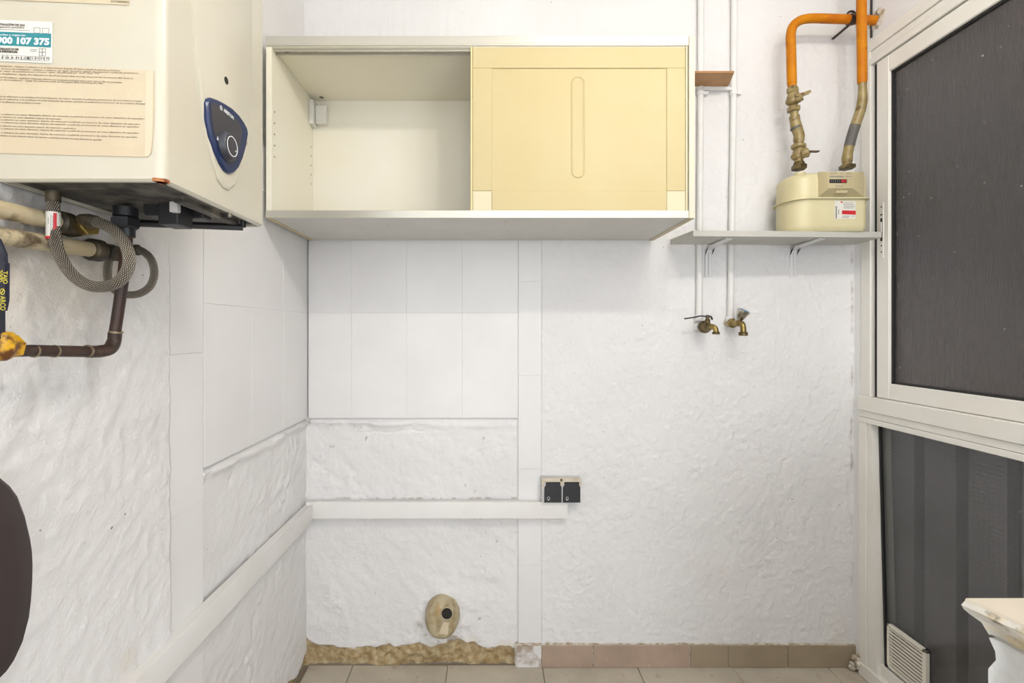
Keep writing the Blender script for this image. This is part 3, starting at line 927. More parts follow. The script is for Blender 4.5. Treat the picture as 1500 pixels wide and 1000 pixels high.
kn = MB().lathe(kc, (1, 0, 0), [(0, 0.0225), (0.003, 0.0215), (0.0075, 0.0200), (0.0085, 0.019), (0.0088, 0.017)], 32).build('temperature_knob', M['navy_dark'], pan)
ring = MB()
rr0 = [(0.0140, 0.0086), (0.0140, 0.0092), (0.0151, 0.0092), (0.0151, 0.0086)]
ring.loft([[kc + Vector((t, r * math.cos(2 * pi * k / 36), r * math.sin(2 * pi * k / 36))) for k in range(36)] for r, t in rr0], False, False)
ring.box(kc.x + 0.0086, kc.x + 0.0092, kc.y + 0.0085, kc.y + 0.0110, kc.z - 0.0045, kc.z - 0.003)
ring.build('knob_ring', M['white_ink'], pan)
q = H(309, 203)
MB().prism([(HX + 0.0100, q.y - 0.002, q.z - 0.002), (HX + 0.0100, q.y + 0.002, q.z - 0.002), (HX + 0.0100, q.y, q.z + 0.004)], (0.0002, 0, 0)).build('flame_symbol', M['white_ink'], pan)
q = H(318, 163.0)
text('lettering', 'ARISTON', 0.0074, (HX + 0.0102, q.y, q.z), M['white_ink'], pan, 'x', roll=-0.02, bold=0.00015, squash=0.92)
q = H(314, 158.0)
lg = MB()
lg.loft([[Vector((HX + 0.0103, q.y + r * math.cos(2 * pi * k / 24), q.z + r * math.sin(2 * pi * k / 24))) for k in range(24)] for r in (0.0026, 0.0036)], False, False)
lg.prism([(HX + 0.0101, q.y - 0.0016, q.z - 0.0015), (HX + 0.0101, q.y + 0.0016, q.z - 0.0015), (HX + 0.0101, q.y, q.z + 0.0022)], (0.0002, 0, 0))
lg.build('round_logo', M['white_ink'], pan)
q = H(327.5, 118, 0.0040)
MB().lathe((HX + 0.0038, q.y, q.z), (1, 0, 0), [(0, 0.0058), (0.0008, 0.0056), (0.001, 0.004)], 18).build('spy_hole', M['hole'], heater)

# labels stuck to the side of the heater
FY = HY0 - 0.0004
def S(px, py): return P(px, py, FY)
lab = MB()
cpts = [(-18, 92), (226, 104), (226, 150), (224.5, 200), (222, 224), (216, 230), (130, 228), (-18, 224)]
lab.prism([S(a, b) for a, b in cpts], (0, -0.0005, 0))
film = lab.build('instruction_film', M['paper_cream'], heater)
MB().prism([S(a, b) + Vector((0, -0.0006, 0)) for a, b in ((214.5, 104.5), (225.5, 105), (223.5, 205), (220, 228), (213, 229.5))], (0, -0.0003, 0)).build('film_edge', M['paper_edge'], film)
# only the largely legible line is spelled out; the rest repeats its languages in print too small to read
lines = [(-12, 97.5, 'Para la instalación - Aplique el adhesivo a la moldura frontal después de haber quitado la película protectora', 176),
         (-12, 101.5, 'Para o técnico de instalação - Aplicar o adesivo na caixa dianteira depois de remover a película protectora', 203),
         (-12, 105.5, 'Nach der Installation muss der Aufkleber auf der Frontverkleidung', 146),
         (-12, 109, 'For the installation - Apply the adhesive to the front panel after having removed the protective film from it', 195),
         (-2, 114.5, 'Pour l’installation - Appliquer l’étiquette adhésive sur le panneau de façade après avoir retiré le film de protection', 179),
         (-2, 118, 'For the installation - Apply the adhesive label on the panel after removing the film', 151)]
for py in (142, 146, 150):
    lines.append((-14, py, 'Applique el adhesivo a la moldura frontal después de haber quitado la película protectora de la moldura frontal', (208, 213, 60)[(py - 142) // 4]))
for py in (168, 172, 176, 180, 185, 189, 195, 199):
    k = (168, 172, 176, 180, 185, 189, 195, 199).index(py)
    lines.append((-14, py, 'Aplicar o adesivo na caixa dianteira depois de remover a película protectora da caixa dianteira do aparelho', (212, 90, 206, 204, 112, 204, 202, 150)[k]))
for (pa, py, s, pb) in lines:
    a = S(pa, py)
    if pb < 150:
        s = s[:int(len(s) * (pb - pa) / 200)]
    want = (pb - pa) / F * FY
    t = text('lettering', s, 0.0029, a + Vector((0, -0.0008, 0)), M['ink_film'], film, 'y', roll=-0.05)
    wdt = max(v.co.x for v in t.data.vertices) - min(v.co.x for v in t.data.vertices)
    for v in t.data.vertices:
        v.co.x *= want / wdt

wl_ = MB()
wl_.prism([S(a, b) for a, b in ((-18.5, 29), (77.5, 32.5), (77, 93), (-18.5, 89))], (0, -0.0007, 0))
card = wl_.build('service_label', M['paper_white'], heater)
def S2(px, py): return P(px, py, FY - 0.0009)
MB().prism([S2(a, b) for a, b in ((-18.5, 45.5), (75, 49.5), (74.5, 69.5), (-18.5, 65.5))], (0, -0.0001, 0)).build('teal_band', M['teal'], card)


def ctext(s, px, py, pxw, h, m, bold=0.0):
    t = text('lettering', s, h, P(px, py, FY - 0.0012), m, card, 'y', roll=-0.04, bold=bold)
    wdt = max(v.co.x for v in t.data.vertices) - min(v.co.x for v in t.data.vertices)
    k = pxw / F * FY / wdt
    for v in t.data.vertices:
        v.co.x *= k


ctext('900 107 375', -5, 63.0, 77, 0.0112, M['white_ink'], 0.0005)
ctext('consultas y urgencias', -8, 51.6, 45, 0.0034, M['white_ink'])
ctext('INSTALACIÓN DE GAS', -6, 36.6, 42, 0.0036, M['ink'], 0.0001)
ctext('inspección periódica', -6, 40.3, 41, 0.0034, M['ink'])
ctext('INSTALACIÓN DE', -6, 72.4, 33, 0.0034, M['ink'], 0.0002)
ctext('GAS INDIVIDUAL', -6, 76.2, 32, 0.0034, M['ink'], 0.0002)
ctext('E F M A M J J A S O N D', -4, 85.5, 76, 0.0036, M['ink'])
grid = MB()
def frame(px0, py0, px1, py1, t=0.5):
    for a, b, c, d in ((px0, py0, px1, py0 + t), (px0, py1 - t, px1, py1), (px0, py0, px0 + t, py1), (px1 - t, py0, px1, py1)):
        grid.prism([S2(a, b), S2(c, b), S2(c, d), S2(a, d)], (0, -0.0001, 0))
frame(49.5, 40.5, 59, 48.5); frame(62, 41, 72, 49)
frame(57, 71, 62, 82); frame(62, 71, 67, 82); frame(57, 76, 67, 77)
for k in range(11):
    frame(-3 + 6.8 * k, 80.2 + 0.3 * k, 3.8 + 6.8 * k, 86.5 + 0.3 * k, 0.35)
grid.prism([S2(-6, 42.6), S2(44, 44.6), S2(44, 45.1), S2(-6, 43.1)], (0, -0.0001, 0))
grid.prism([S2(44, 72), S2(54, 72.6), S2(54, 73.4), S2(44, 72.8)], (0, -0.0001, 0)).prism([S2(44, 74.5), S2(54, 75.1), S2(54, 75.8), S2(44, 75.2)], (0, -0.0001, 0))
grid.prism([S2(39.5, 83), S2(43.5, 83.2), S2(43.2, 87.5), S2(39.2, 87.3)], (0, -0.00015, 0))
grid.build('check_boxes', M['ink_grey'], card)
up = MB().prism([S(a, b) for a, b in ((-18, -40), (190, -40), (189, 7.5), (-18, -1))], (0, -0.0005, 0)).build('upper_film', M['paper_cream'], heater)
t = text('lettering', 'AUTORIZADO', 0.0036, P(162, 3.2, FY - 0.0008), M['ink'], up, 'y', roll=-0.05)

# rust spot, black clips and duct under the heater
MB().loft([heater_loop(HX - 0.014, HX + 0.0006, HY0 - 0.0006, HY0 + 0.016, HZ0 + z, 0.012) for z in (0.0, 0.004)]).build('rust_patch', M['rust'], heater)
und = MB()
und.box(-0.455, -0.440, 0.70, 0.86, HZ0 - 0.004, HZ0 + 0.024, 0.002)
und.build('front_rail', M['tray'], heater)
blk = MB()
blk.box(-0.500, -0.470, 0.735, 0.775, HZ0 - 0.028, HZ0 + 0.022, 0.002).box(-0.480, -0.455, 0.775, 0.80, HZ0 - 0.010, HZ0 + 0.022, 0.002)
blk.box(-0.530, -0.500, 0.745, 0.780, HZ0 - 0.012, HZ0 + 0.022, 0.003)
blk.tube(cr([(-0.525, 0.80, HZ0 + 0.01), (-0.52, 0.79, HZ0 - 0.012), (-0.51, 0.775, HZ0 - 0.016), (-0.49, 0.77, HZ0 + 0.01)]), 0.006, 8)
blk.build('valve_block', M['black'], heater)
box('white_switch', M['box_grey'], heater, -0.476, -0.464, 0.725, 0.7345, HZ0 - 0.012, HZ0 + 0.004, 0.001)
box('dust_plate', M['tray'], heater, -0.590, -0.520, 0.66, 0.72, HZ0 + 0.004, HZ0 + 0.020, 0.002)
MB().tube([(-0.585, 0.800, HZ0 - 0.012), (-0.435, 0.862, HZ0 - 0.006)], 0.006, 8).tube([(-0.585, 0.800, HZ0 - 0.012), (-0.600, 0.800, HZ0 + 0.02)], 0.006, 8) \
    .tube([(-0.435, 0.862, HZ0 - 0.006), (-0.432, 0.862, HZ0 + 0.02)], 0.005, 8).build('crosswise_tube', M['black'], heater)
q = H(350, 320)
MB().lathe((HX - 0.010, q.y - 0.01, HZ0 + 0.001), (0, 0, -1), [(0, 0.004), (0.004, 0.004), (0.006, 0.0028)], 10).build('screw', M['screw'], heater)

# ------------------------------------------------------------------ piping below the heater
# two cream pipes along the wall
PX = XL + 0.030
def L_(px, py, x): 
    Y = -x * F / (VX - px)
    return Vector((x, Y, CZ - (py - VY) / F * Y))
up_pipe = thing('wall_pipe', 'upper grimy cream pipe on left wall, ending in a brass elbow under the heater', 'pipe', (PX, 0.6, 1.33))
a, b = L_(-40, 298, PX), L_(92, 327, PX)
MB().tube([a, b], 0.0115, 14).build('pipe', M['pipe_beige'], up_pipe)
e = MB()
e.lathe(b - (b - a).normalized() * 0.012, b - a, [(0, 0.013), (0.004, 0.0165), (0.022, 0.0165), (0.026, 0.013), (0.036, 0.013)], 16)
e.lathe(b + Vector((0.000, 0.020, 0)), (1, -0.25, 0.02), [(-0.012, 0.015), (0.004, 0.015), (0.008, 0.0135), (0.022, 0.0135)], 16)
e.build('elbow', M['dark_metal'], up_pipe)
el = b + Vector((0.018, 0.016, 0.0))
e = MB().hexnut(el, (1, -0.25, 0.02), 0.0155, 0.012).build('union_nut', M['brass'], up_pipe)
MB().tube([XYZ for XYZ in (Vector((XL - 0.002, 0.66, a.z + (b.z - a.z) * 0.6)), Vector((PX, 0.66, a.z + (b.z - a.z) * 0.6)))], 0.006, 8).build('wall_clip', M['dark_metal'], up_pipe)
lo_pipe = thing('wall_pipe', 'lower grimy cream pipe on left wall, below the other, ending in a black fitting', 'pipe', (PX, 0.65, 1.28))
a2, b2 = L_(-40, 340, PX), L_(138, 366, PX)
MB().tube([a2, b2], 0.0115, 14).build('pipe', M['pipe_beige'], lo_pipe)
MB().lathe(b2 - (b2 - a2).normalized() * 0.010, b2 - a2, [(0, 0.014), (0.003, 0.017), (0.020, 0.017), (0.024, 0.013), (0.045, 0.013)], 16) \
    .lathe(b2 + Vector((-0.002, 0.024, 0)), (1, 0, -0.1), [(-0.012, 0.012), (0.02, 0.012)], 14).build('elbow', M['dark_metal'], lo_pipe)
yy = 0.70
zz0 = a2.z + (b2.z - a2.z) * (yy - a2.y) / (b2.y - a2.y)
MB().tube([(XL - 0.002, yy, zz0), (PX, yy, zz0)], 0.006, 8).build('wall_clip', M['dark_metal'], lo_pipe)

# first braided hose, big loop with a red and white tag
hs = thing('braided_hose', 'thick braided steel hose in a wide loop with red and white tag, under the heater', 'hose', P(78, 268, 0.655))
pth = [Vector((P(78, 264, 0.655).x, 0.655, HZ0 - 0.001)), P(78, 300, 0.655), P(79, 335, 0.655), P(85, 368, 0.654), P(102, 398, 0.652), P(125, 416, 0.650), P(150, 420, 0.648), P(174, 412, 0.645),
       P(188, 392, 0.645), P(187, 366, 0.648), P(172, 342, 0.655), P(152, 329, 0.665), P(134, 324, 0.675)]
MB().tube(cr(pth, 8), 0.0074, 18).build('braided_sleeve', M['braid'], hs)
MB().tube([P(78, 311, 0.655), P(78.2, 350, 0.655)], 0.0079, 18).build('paper_tag', M['paper_white'], hs)
rd = MB()
for pp in ((347, 350.5),):
    rd.tube([P(78, pp[0], 0.655), P(78, pp[1], 0.655)], 0.0081, 18)
q = P(86.2, 330, 0.655)
c78 = P(78, 330, 0.655)
seg = []
for z in (P(78, 313, 0.655).z, P(78, 348, 0.655).z):
    seg.append([Vector((c78.x + 0.0082 * math.cos(a), c78.y + 0.0082 * math.sin(a), z)) for a in [-0.85 + 0.15 * k for k in range(4)]])
rd.loft(seg, False, False, closed=False)
rd.build('red_print', M['red'], hs)
tm = MB()
for a_, p0_, p1_ in ((-0.95, 318, 336), (-1.2, 316, 340), (-1.55, 320, 330)):
    pz = p0_
    while pz < p1_:
        for da in (0.0,):
            zA, zB = P(78, pz, 0.655).z, P(78, pz + 1.1, 0.655).z
            tm.loft([[Vector((c78.x + 0.0081 * math.cos(a_ + t_), c78.y + 0.0081 * math.sin(a_ + t_), zq)) for t_ in (0, 0.13)] for zq in (zA, zB)], False, False, closed=False)
        pz += 1.7
tag(tm.build('printed_lines', M['ink_grey'], hs), kind='stuff')
fe = P(134, 324, 0.675)
fd = fe - P(152, 329, 0.665)
MB().lathe(P(141, 325.5, 0.671), fd, [(0, 0.0080), (0.002, 0.0092), (0.016, 0.0092), (0.020, 0.008), (0.024, 0.008)], 16).build('ferrule', M['dark_metal'], hs)
MB().lathe((P(78, 276, 0.655).x, 0.655, HZ0 - 0.016), (0, 0, 1), [(0, 0.0085), (0.0145, 0.0085)], 16).build('ferrule', M['dark_metal'], hs)
MB().tube(cr([P(128, 322.5, 0.677), P(120, 321, 0.685), el + Vector((0.014, -0.003, 0))], 5), 0.0072, 12).build('tail_piece', M['old_brass'], hs)

# second braided hose, smaller loop behind the gas pipe
h2 = thing('braided_hose', 'thin braided steel hose in a small loop behind the brown gas pipe', 'hose', P(160, 372, 0.80))
pth = [P(163, 372, 0.785), P(158, 392, 0.79), P(160, 414, 0.795), P(175, 429, 0.80), P(200, 431, 0.80), P(219, 420, 0.80), P(226, 400, 0.80), P(221, 379, 0.80),
       P(207, 367, 0.80), P(197, 366, 0.80)]
MB().tube(cr(pth, 8), 0.0060, 16).build('braided_sleeve', M['braid'], h2)
MB().lathe(P(203, 366, 0.80), (-1, 0, 0), [(0, 0.009), (0.022, 0.009)], 14).build('ferrule', M['dark_metal'], h2)
MB().tube(cr([P(192, 366, 0.80), P(183, 360, 0.80), P(182, 345, 0.80), P(182, 317, 0.80)], 5), 0.006, 10).build('tail_piece', M['dark_metal'], h2)
MB().lathe(P(164, 366, 0.785), (-0.2, 0.1, -1), [(-0.004, 0.009), (0.014, 0.009)], 14).build('ferrule', M['dark_metal'], h2)

# brown gas pipe with its yellow valve
gp = thing('gas_supply_pipe', 'rust-brown gas pipe dropping from the heater and turning left to a yellow valve', 'pipe', P(160, 500, 0.72))
GY, GX = 0.748, -0.575
k_ = GY / 0.715
MB().tube(cr([P(186, 345, GY), P(183, 385, GY), P(177, 430, GY), P(171, 470, GY), P(168, 489, GY)], 4), 0.0080, 16).build('pipe', M['gas_rust'], gp)
bend = cr([P(168.5, 487, GY), P(167, 500, GY), L_(160, 511, GX), L_(145, 514.5, GX), L_(128, 514.8, GX)], 6)
MB().tube(bend, [0.0092] * 7 + [0.0096] * 6 + [0.0092] * 6 + [0.0088] * (len(bend) - 19), 16).build('elbow', M['gas_rust'], gp)
MB().tube([L_(128, 514.8, GX), L_(80, 514, GX), L_(46, 513.2, GX), L_(15, 514.5, GX)], [0.0080, 0.0076, 0.0074, 0.0070], 16).build('pipe', M['gas_rust'], gp)
for px, r_ in ((128, 0.0092), (80, 0.0084), (50, 0.0081)):
    MB().tube([L_(px - 1.4, 514.2, GX), L_(px + 1.4, 514.3, GX)], r_, 16).build('solder_ring', M['copper_ring'], gp)
MB().tube([P(169.6, 487.5, GY), P(169.9, 485, GY)], 0.0096, 16).build('solder_ring', M['copper_ring'], gp)
MB().tube([P(186, 345, GY), P(184.8, 320, GY), P(184.5, 310, GY)], [0.0102, 0.0110, 0.0110], 16).build('rubber_sleeve', M['rubber'], gp)
MB().tube([P(185.7, 337, GY), P(185.9, 347, GY)], 0.0114, 16).build('sleeve_rim', M['rubber'], gp)
MB().hexnut((P(183.5, 309, GY).x, GY, HZ0 - 0.032), (0, 0, 1), 0.0195, 0.017).build('union_nut', M['black'], gp)
MB().lathe((P(184, 300, GY).x, GY, HZ0 - 0.014), (0, 0, 1), [(0, 0.0165), (0.0135, 0.0165)], 16).build('collar', M['black'], gp)
va = MB()
vc = L_(2, 508, GX)
va.ball(vc, 0.0150, 1.0, 0.95, 1.15)
va.hexnut(vc + Vector((0, 0.006, 0.0)), (0, 1, 0), 0.0145, 0.012).hexnut(vc + Vector((0, -0.016, 0)), (0, -1, 0), 0.0145, 0.012)
va.lathe(vc + Vector((0, 0, 0.010)), (0.1, 0, 1), [(0, 0.0125), (0.006, 0.0125), (0.008, 0.010)], 8)
valve = va.build('gas_valve', M['yellow_valve'], gp)
lv = MB()
LYv = 0.552
lvp = [(-13, 370), (-9, 350), (2, 350), (11.5, 372), (12, 384), (14.5, 386), (14, 440), (11, 455), (-13, 456)]
lv.prism([P(a, b, LYv) for a, b in lvp], (0, -0.005, 0), 0.0012)
lv.box(vc.x - 0.004, vc.x + 0.008, LYv - 0.002, LYv + 0.020, P(0, 456, LYv).z - 0.032, P(0, 456, LYv).z + 0.006, 0.001)
lever = lv.build('valve_lever', M['lever_navy'], gp)
LT = LYv - 0.0053
kl = LT / 0.6987
text('lettering', 'TAJO', 0.0072, P(4.6, 397, LT), M['yellow_ink'], lever, 'y', roll=-pi / 2, bold=0.0001, squash=0.86)
text('lettering', '2000', 0.0072, P(-2.6, 395, LT), M['yellow_ink'], lever, 'y', roll=-pi / 2, bold=0.0001, squash=0.95)
text('lettering', 'ARCO', 0.0088, P(0.3, 433.5, LT), M['yellow_ink'], lever, 'y', roll=-pi / 2, bold=0.0001, squash=0.66)
q = P(3.5, 427, LT)
lg = MB()
lg.loft([[Vector((q.x + kl * r * 0.8 * math.cos(2 * pi * k / 20), LT, q.z + kl * r * math.sin(2 * pi * k / 20))) for k in range(20)] for r in (0.0034, 0.0046)], False, False)
lg.loft([[Vector((q.x + s * 0.0007 - 0.0016, LT, q.z - 0.0024)), Vector((q.x + s * 0.0007 + 0.0016, LT, q.z + 0.0024))] for s in (-1, 1)], False, False, closed=False)
lg.build('round_logo', M['yellow_ink'], lever)
MB().tube([vc + Vector((0, -0.02, 0)), (vc.x, 0.20, vc.z)], 0.0075, 12).build('pipe', M['gas_rust'], gp)
MB().tube([(XL - 0.003, 0.30, vc.z), (vc.x, 0.30, vc.z)], 0.005, 8).build('wall_clip', M['dark_metal'], gp)

# ------------------------------------------------------------------ cable trunking, socket box, drain
tk = thing('cable_trunking', 'white cable trunking running level along the back wall to the sockets', 'trunking', (-0.17, D, 0.53))
box('base', M['trunk'], tk, XL + 0.027, 0.272, D - 0.018, D + 0.004, 0.529, 0.581, 0.001)
box('cover', M['trunk'], tk, XL + 0.0262, 0.275, D - 0.0245, D - 0.0175, 0.5265, 0.5835, 0.002, 2)
tl = thing('cable_trunking', 'white cable trunking running along the left wall from the corner towards the viewer', 'trunking', (XL, 1.0, 0.53))
box('base', M['trunk'], tl, XL - 0.004, XL + 0.018, 0.30, D - 0.004, 0.519, 0.572, 0.001)
box('cover', M['trunk'], tl, XL + 0.0175, XL + 0.0245, 0.30, D - 0.0250, 0.516, 0.575, 0.002, 2)
box('corner_cover', M['trunk'], tl, XL + 0.002, XL + 0.026, D - 0.0250, D - 0.003, 0.525, 0.582, 0.001)

sb = thing('socket_box', 'beige surface box with two black blanking modules at the end of trunking', 'socket', (0.25, D, 0.585))
sx0, sx1, sz0, sz1, sy = 0.1845, 0.3185, 0.5845, 0.668, 1.675
box('back_box', M['box_grey'], sb, sx0, sx1, sy, D + 0.004, sz0, sz1, 0.002)
MB().box(sx0 + 0.004, sx1, sy - 0.0035, sy + 0.002, 0.6565, sz1 + 0.001, 0.0012).box(sx0, sx0 + 0.008, sy - 0.002, sy + 0.002, 0.642, sz1, 0.001).box(sx1 - 0.005, sx1 + 0.002, sy - 0.003, sy + 0.002, 0.642, sz1, 0.001) \
    .box(0.2475, 0.2620, sy - 0.002, sy + 0.002, 0.645, 0.658, 0.0012).build('top_strip', M['box_beige'], sb)
MB().lathe((0.252, sy - 0.003, 0.6635), (0, -1, 0), [(0, 0.005), (0.001, 0.0045)], 12).build('broken_lug', M['old_brass'], sb)
for k, (a, b) in enumerate(((0.1930, 0.2525), (0.2570, 0.3170))):
    z0, z1 = 0.5865, 0.6555
    pl = [(a, z0), (b, z0), (b, z1 - 0.016), (b - 0.004, z1 - 0.010), (b - 0.004, z1), (a + 0.006, z1), (a + 0.006, z1 - 0.010), (a + 0.001, z1 - 0.018)]
    mo = MB().prism([(x, sy - 0.0005, z) for x, z in pl], (0, -0.005, 0), 0.0012).build('socket_module', M['socket_black'], sb)
    cx, cz, yf = a + 0.0145, z0 + 0.0155, sy - 0.0057
    sy_ = MB()
    if k == 0:
        sy_.loft([[Vector((cx + r * math.cos(t), yf, cz + r * math.sin(t))) for t in [-0.7 + 0.23 * j for j in range(20)]] for r in (0.0038, 0.0048)], False, False, closed=False)
    else:
        for q4 in ((cx - 0.004, cx + 0.004, cz + 0.0035, cz + 0.0045), (cx - 0.004, cx - 0.003, cz - 0.004, cz + 0.0045), (cx + 0.003, cx + 0.004, cz - 0.004, cz + 0.0045)):
            sy_.box(q4[0], q4[1], yf - 0.0001, yf, q4[2], q4[3])
    sy_.box(cx - 0.003, cx + 0.003, yf - 0.0001, yf, cz - 0.0065, cz - 0.0040)
    sy_.build('white_symbol', M['white_ink'], mo)

dr = thing('drain_stub', 'stained beige drain stub with a black hole, low on the back wall', 'drain', (-0.163, D, 0.175))
dc = Vector((-0.160, D + 0.01, 0.178))
ax = Vector((-0.02, -1, 0.05)).normalized()
db = MB()
u, v = Vector((1, 0, 0)), Vector((0, 0, 1))
loops = []
for t, r in ((0, 0.066), (0.02, 0.064), (0.040, 0.060), (0.052, 0.053), (0.058, 0.043), (0.060, 0.025)):
    loops.append([dc + ax * t + u * (r * 0.93 * math.cos(2 * pi * k / 28)) + v * (r * 1.12 * math.sin(2 * pi * k / 28)) + ax * (0.0015 * math.sin(5 * k)) for k in range(28)])
db.loft(loops)
db.build('stub', M['drain'], dr)
hc = dc + ax * 0.0605 + u * 0.021 + v * 0.034
MB().loft([[hc + ax * t + u * r * math.cos(2 * pi * k / 24) + v * r * 1.08 * math.sin(2 * pi * k / 24) for k in range(24)] for t, r in ((-0.02, 0.0215), (0.004, 0.0210), (0.0055, 0.0195), (0.0035, 0.0178), (-0.010, 0.0175))], True, False) \
    .build('pipe_mouth', M['drain'], dr)
MB().lathe(hc + ax * 0.0035, ax, [(-0.01, 0.0179), (0.0005, 0.0179)], 22).build('dark_hole', M['hole'], dr)
MB().prism([hc + ax * 0.0025 + Vector((dx, 0, dz)) for dx, dz in ((-0.012, -0.028), (0.008, -0.029), (0.006, -0.042), (0.004, -0.072), (-0.026, -0.068), (-0.020, -0.045))], ax * 0.002, 0.001).build('broken_patch', M['drain_chip'], dr)

# ------------------------------------------------------------------ right of the cabinet: pipes, shelves, taps, meter
ws = MB()
fr, bk = 1.602, 1.690
a0, a1 = 0.560, 0.810
zb = 2.026
ws.prism([(0.582, bk, zb), (0.835, bk, zb), (a1, fr, zb), (0.582, fr, zb)], (0, 0, 0.004))
wood = thing('wooden_shelf', 'small pine wall shelf beside the top right of the cabinet', 'shelf', (0.70, D, zb))
ws.build('board', M['wood'], wood)
MB().box(0.582, a1, fr - 0.002, fr, zb - 0.0005, zb + 0.006).build('front_edge', M['wood_edge'], wood)
sb_ = MB()
sb_.box(0.745, 0.862, bk - 0.001, D + 0.002, zb - 0.012, zb - 0.001, 0.001)
sb_.build('support_bar', M['bracket'], wood)

for (lab_, xt, xb_, zlo) in (('white painted water pipe on back wall, the left one beside the cabinet', 0.742, 0.736, 1.228), ('white painted water pipe on back wall, the right one feeding the chrome tap', 0.859, 0.845, 1.222)):
    wp = thing('water_pipe', lab_, 'pipe', (xb_, D - 0.012, zlo))
    MB().tube(cr([(xb_, D - 0.012, zlo), (xb_ * 0.75 + xt * 0.25, D - 0.012, 1.5), (xt * 0.8 + xb_ * 0.2, D - 0.012, 2.0), (xt, D - 0.012, ZC)], 4), 0.0105, 16).build('pipe', M['pipe_white'], wp)
    for zc in (2.005,):
        x = xt * 0.8 + xb_ * 0.2
        MB().tube([(x, D - 0.012, zc - 0.007), (x, D - 0.012, zc + 0.007)], 0.0128, 16).box(x + 0.010, x + 0.026, D - 0.018, D - 0.006, zc - 0.006, zc + 0.006, 0.001).box(x - 0.004, x + 0.004, D - 0.010, D + 0.004, zc - 0.006, zc + 0.006, 0.0).build('pipe_clip', M['bracket'], wp)
    MB().lathe((xb_, D - 0.012, zlo - 0.016), (0, 0, 1), [(0, 0.0125), (0.004, 0.0145), (0.018, 0.0145), (0.022, 0.0118)], 16).build('elbow', M['pipe_white'], wp)

gs = thing('meter_shelf', 'grey laminate shelf on white brackets carrying the gas meter', 'shelf', (0.95, D, 1.4745))
ZS0, ZS1 = 1.4745, 1.4925
MB().prism([(0.630, 1.682, ZS0), (1.272, 1.682, ZS0), (1.255, 1.550, ZS0), (0.645, 1.528, ZS0)], (0, 0, ZS1 - ZS0)).build('board', M['shelf_grey'], gs)
for x, nm in ((0.772, 'left'), (1.069, 'right')):
    bk_ = thing('shelf_bracket', 'white angle bracket under the grey shelf, the one between the water pipes' if nm == 'left' else 'white angle bracket under the grey shelf, the one below the gas meter', 'bracket', (x, D, 1.366), 'brackets under the meter shelf')
    MB().box(x - 0.0115, x + 0.0115, D - 0.006, D + 0.003, 1.366, 1.462, 0.0015).build('wall_leg', M['bracket'], bk_)
    el_ = [(D - 0.0058, 1.440), (D - 0.012, 1.460), (D - 0.030, 1.4690), (D - 0.150, 1.4740), (D - 0.150, 1.4705), (D - 0.030, 1.4640), (D - 0.008, 1.4560), (D - 0.0015, 1.440)]
    MB().loft([[(x + dx, y, z) for y, z in el_] for dx in (-0.0112, 0.0112)]).build('arm', M['bracket'], bk_)
    MB().box(x - 0.003, x + 0.003, D - 0.014, D - 0.0055, 1.372, 1.452, 0.001).build('rib', M['bracket'], bk_)
    MB().lathe((x, D - 0.006, 1.376), (0, -1, 0), [(0, 0.0032), (0.0009, 0.003)], 10).build('screw', M['screw'], bk_)

# taps
t1 = thing('lever_tap', 'tarnished brass stop tap with a black lever, the left of two taps', 'tap', (0.725, D, 1.18))
tb = MB()
A = Vector((0.7355, D + 0.004, 1.190)); ad = Vector((0.02, -1, 0.0)).normalized()
MB().lathe(A, ad, [(0, 0.016), (0.012, 0.0155), (0.014, 0.0125), (0.030, 0.0125)], 16).build('wall_fitting', M['pipe_white'], t1)
tb.lathe(A, ad, [(0.028, 0.0125), (0.045, 0.0125), (0.046, 0.019), (0.050, 0.0215), (0.064, 0.0215), (0.070, 0.017), (0.082, 0.015), (0.094, 0.011), (0.100, 0.0105)], 12)
tb.lathe(A + ad * 0.078 + Vector((0, 0, 0.010)), (0, 0, 1), [(0, 0.0085), (0.014, 0.0085), (0.016, 0.006), (0.026, 0.006)], 12)
tb.build('valve_body', M['old_brass'], t1)
s0 = A + ad * 0.096
sp_ = cr([s0, s0 + Vector((0.006, -0.012, 0.0)), s0 + Vector((0.010, -0.018, -0.008)), s0 + Vector((0.011, -0.019, -0.018))], 5)
MB().tube(sp_, 0.0085, 12).build('spout', M['brass'], t1)
MB().lathe(sp_[-1] + Vector((0, 0, 0.002)), (0, 0, -1), [(0, 0.010), (0.002, 0.0118), (0.008, 0.0118), (0.009, 0.0085)], 14).build('spout_ring', M['old_brass'], t1)
top = A + ad * 0.078 + Vector((0, 0, 0.034))
lvp = cr([top + Vector((0.016, 0, -0.008)), top + Vector((0.010, 0, 0.001)), top, top + Vector((-0.022, 0.004, 0.003)), top + Vector((-0.04, 0.006, -0.001)), top + Vector((-0.072, 0.010, -0.006))], 5)
MB().loft([[p + Vector((0, -0.0055, 0.0022)), p + Vector((0, 0.0055, 0.0022)), p + Vector((0, 0.0055, -0.0024)), p + Vector((0, -0.0055, -0.0024))] for p in lvp]).build('lever', M['lever_black'], t1)
MB().hexnut(top + Vector((0, 0, 0.001)), (0, 0, 1), 0.0062, 0.005).build('lever_nut', M['dark_metal'], t1)

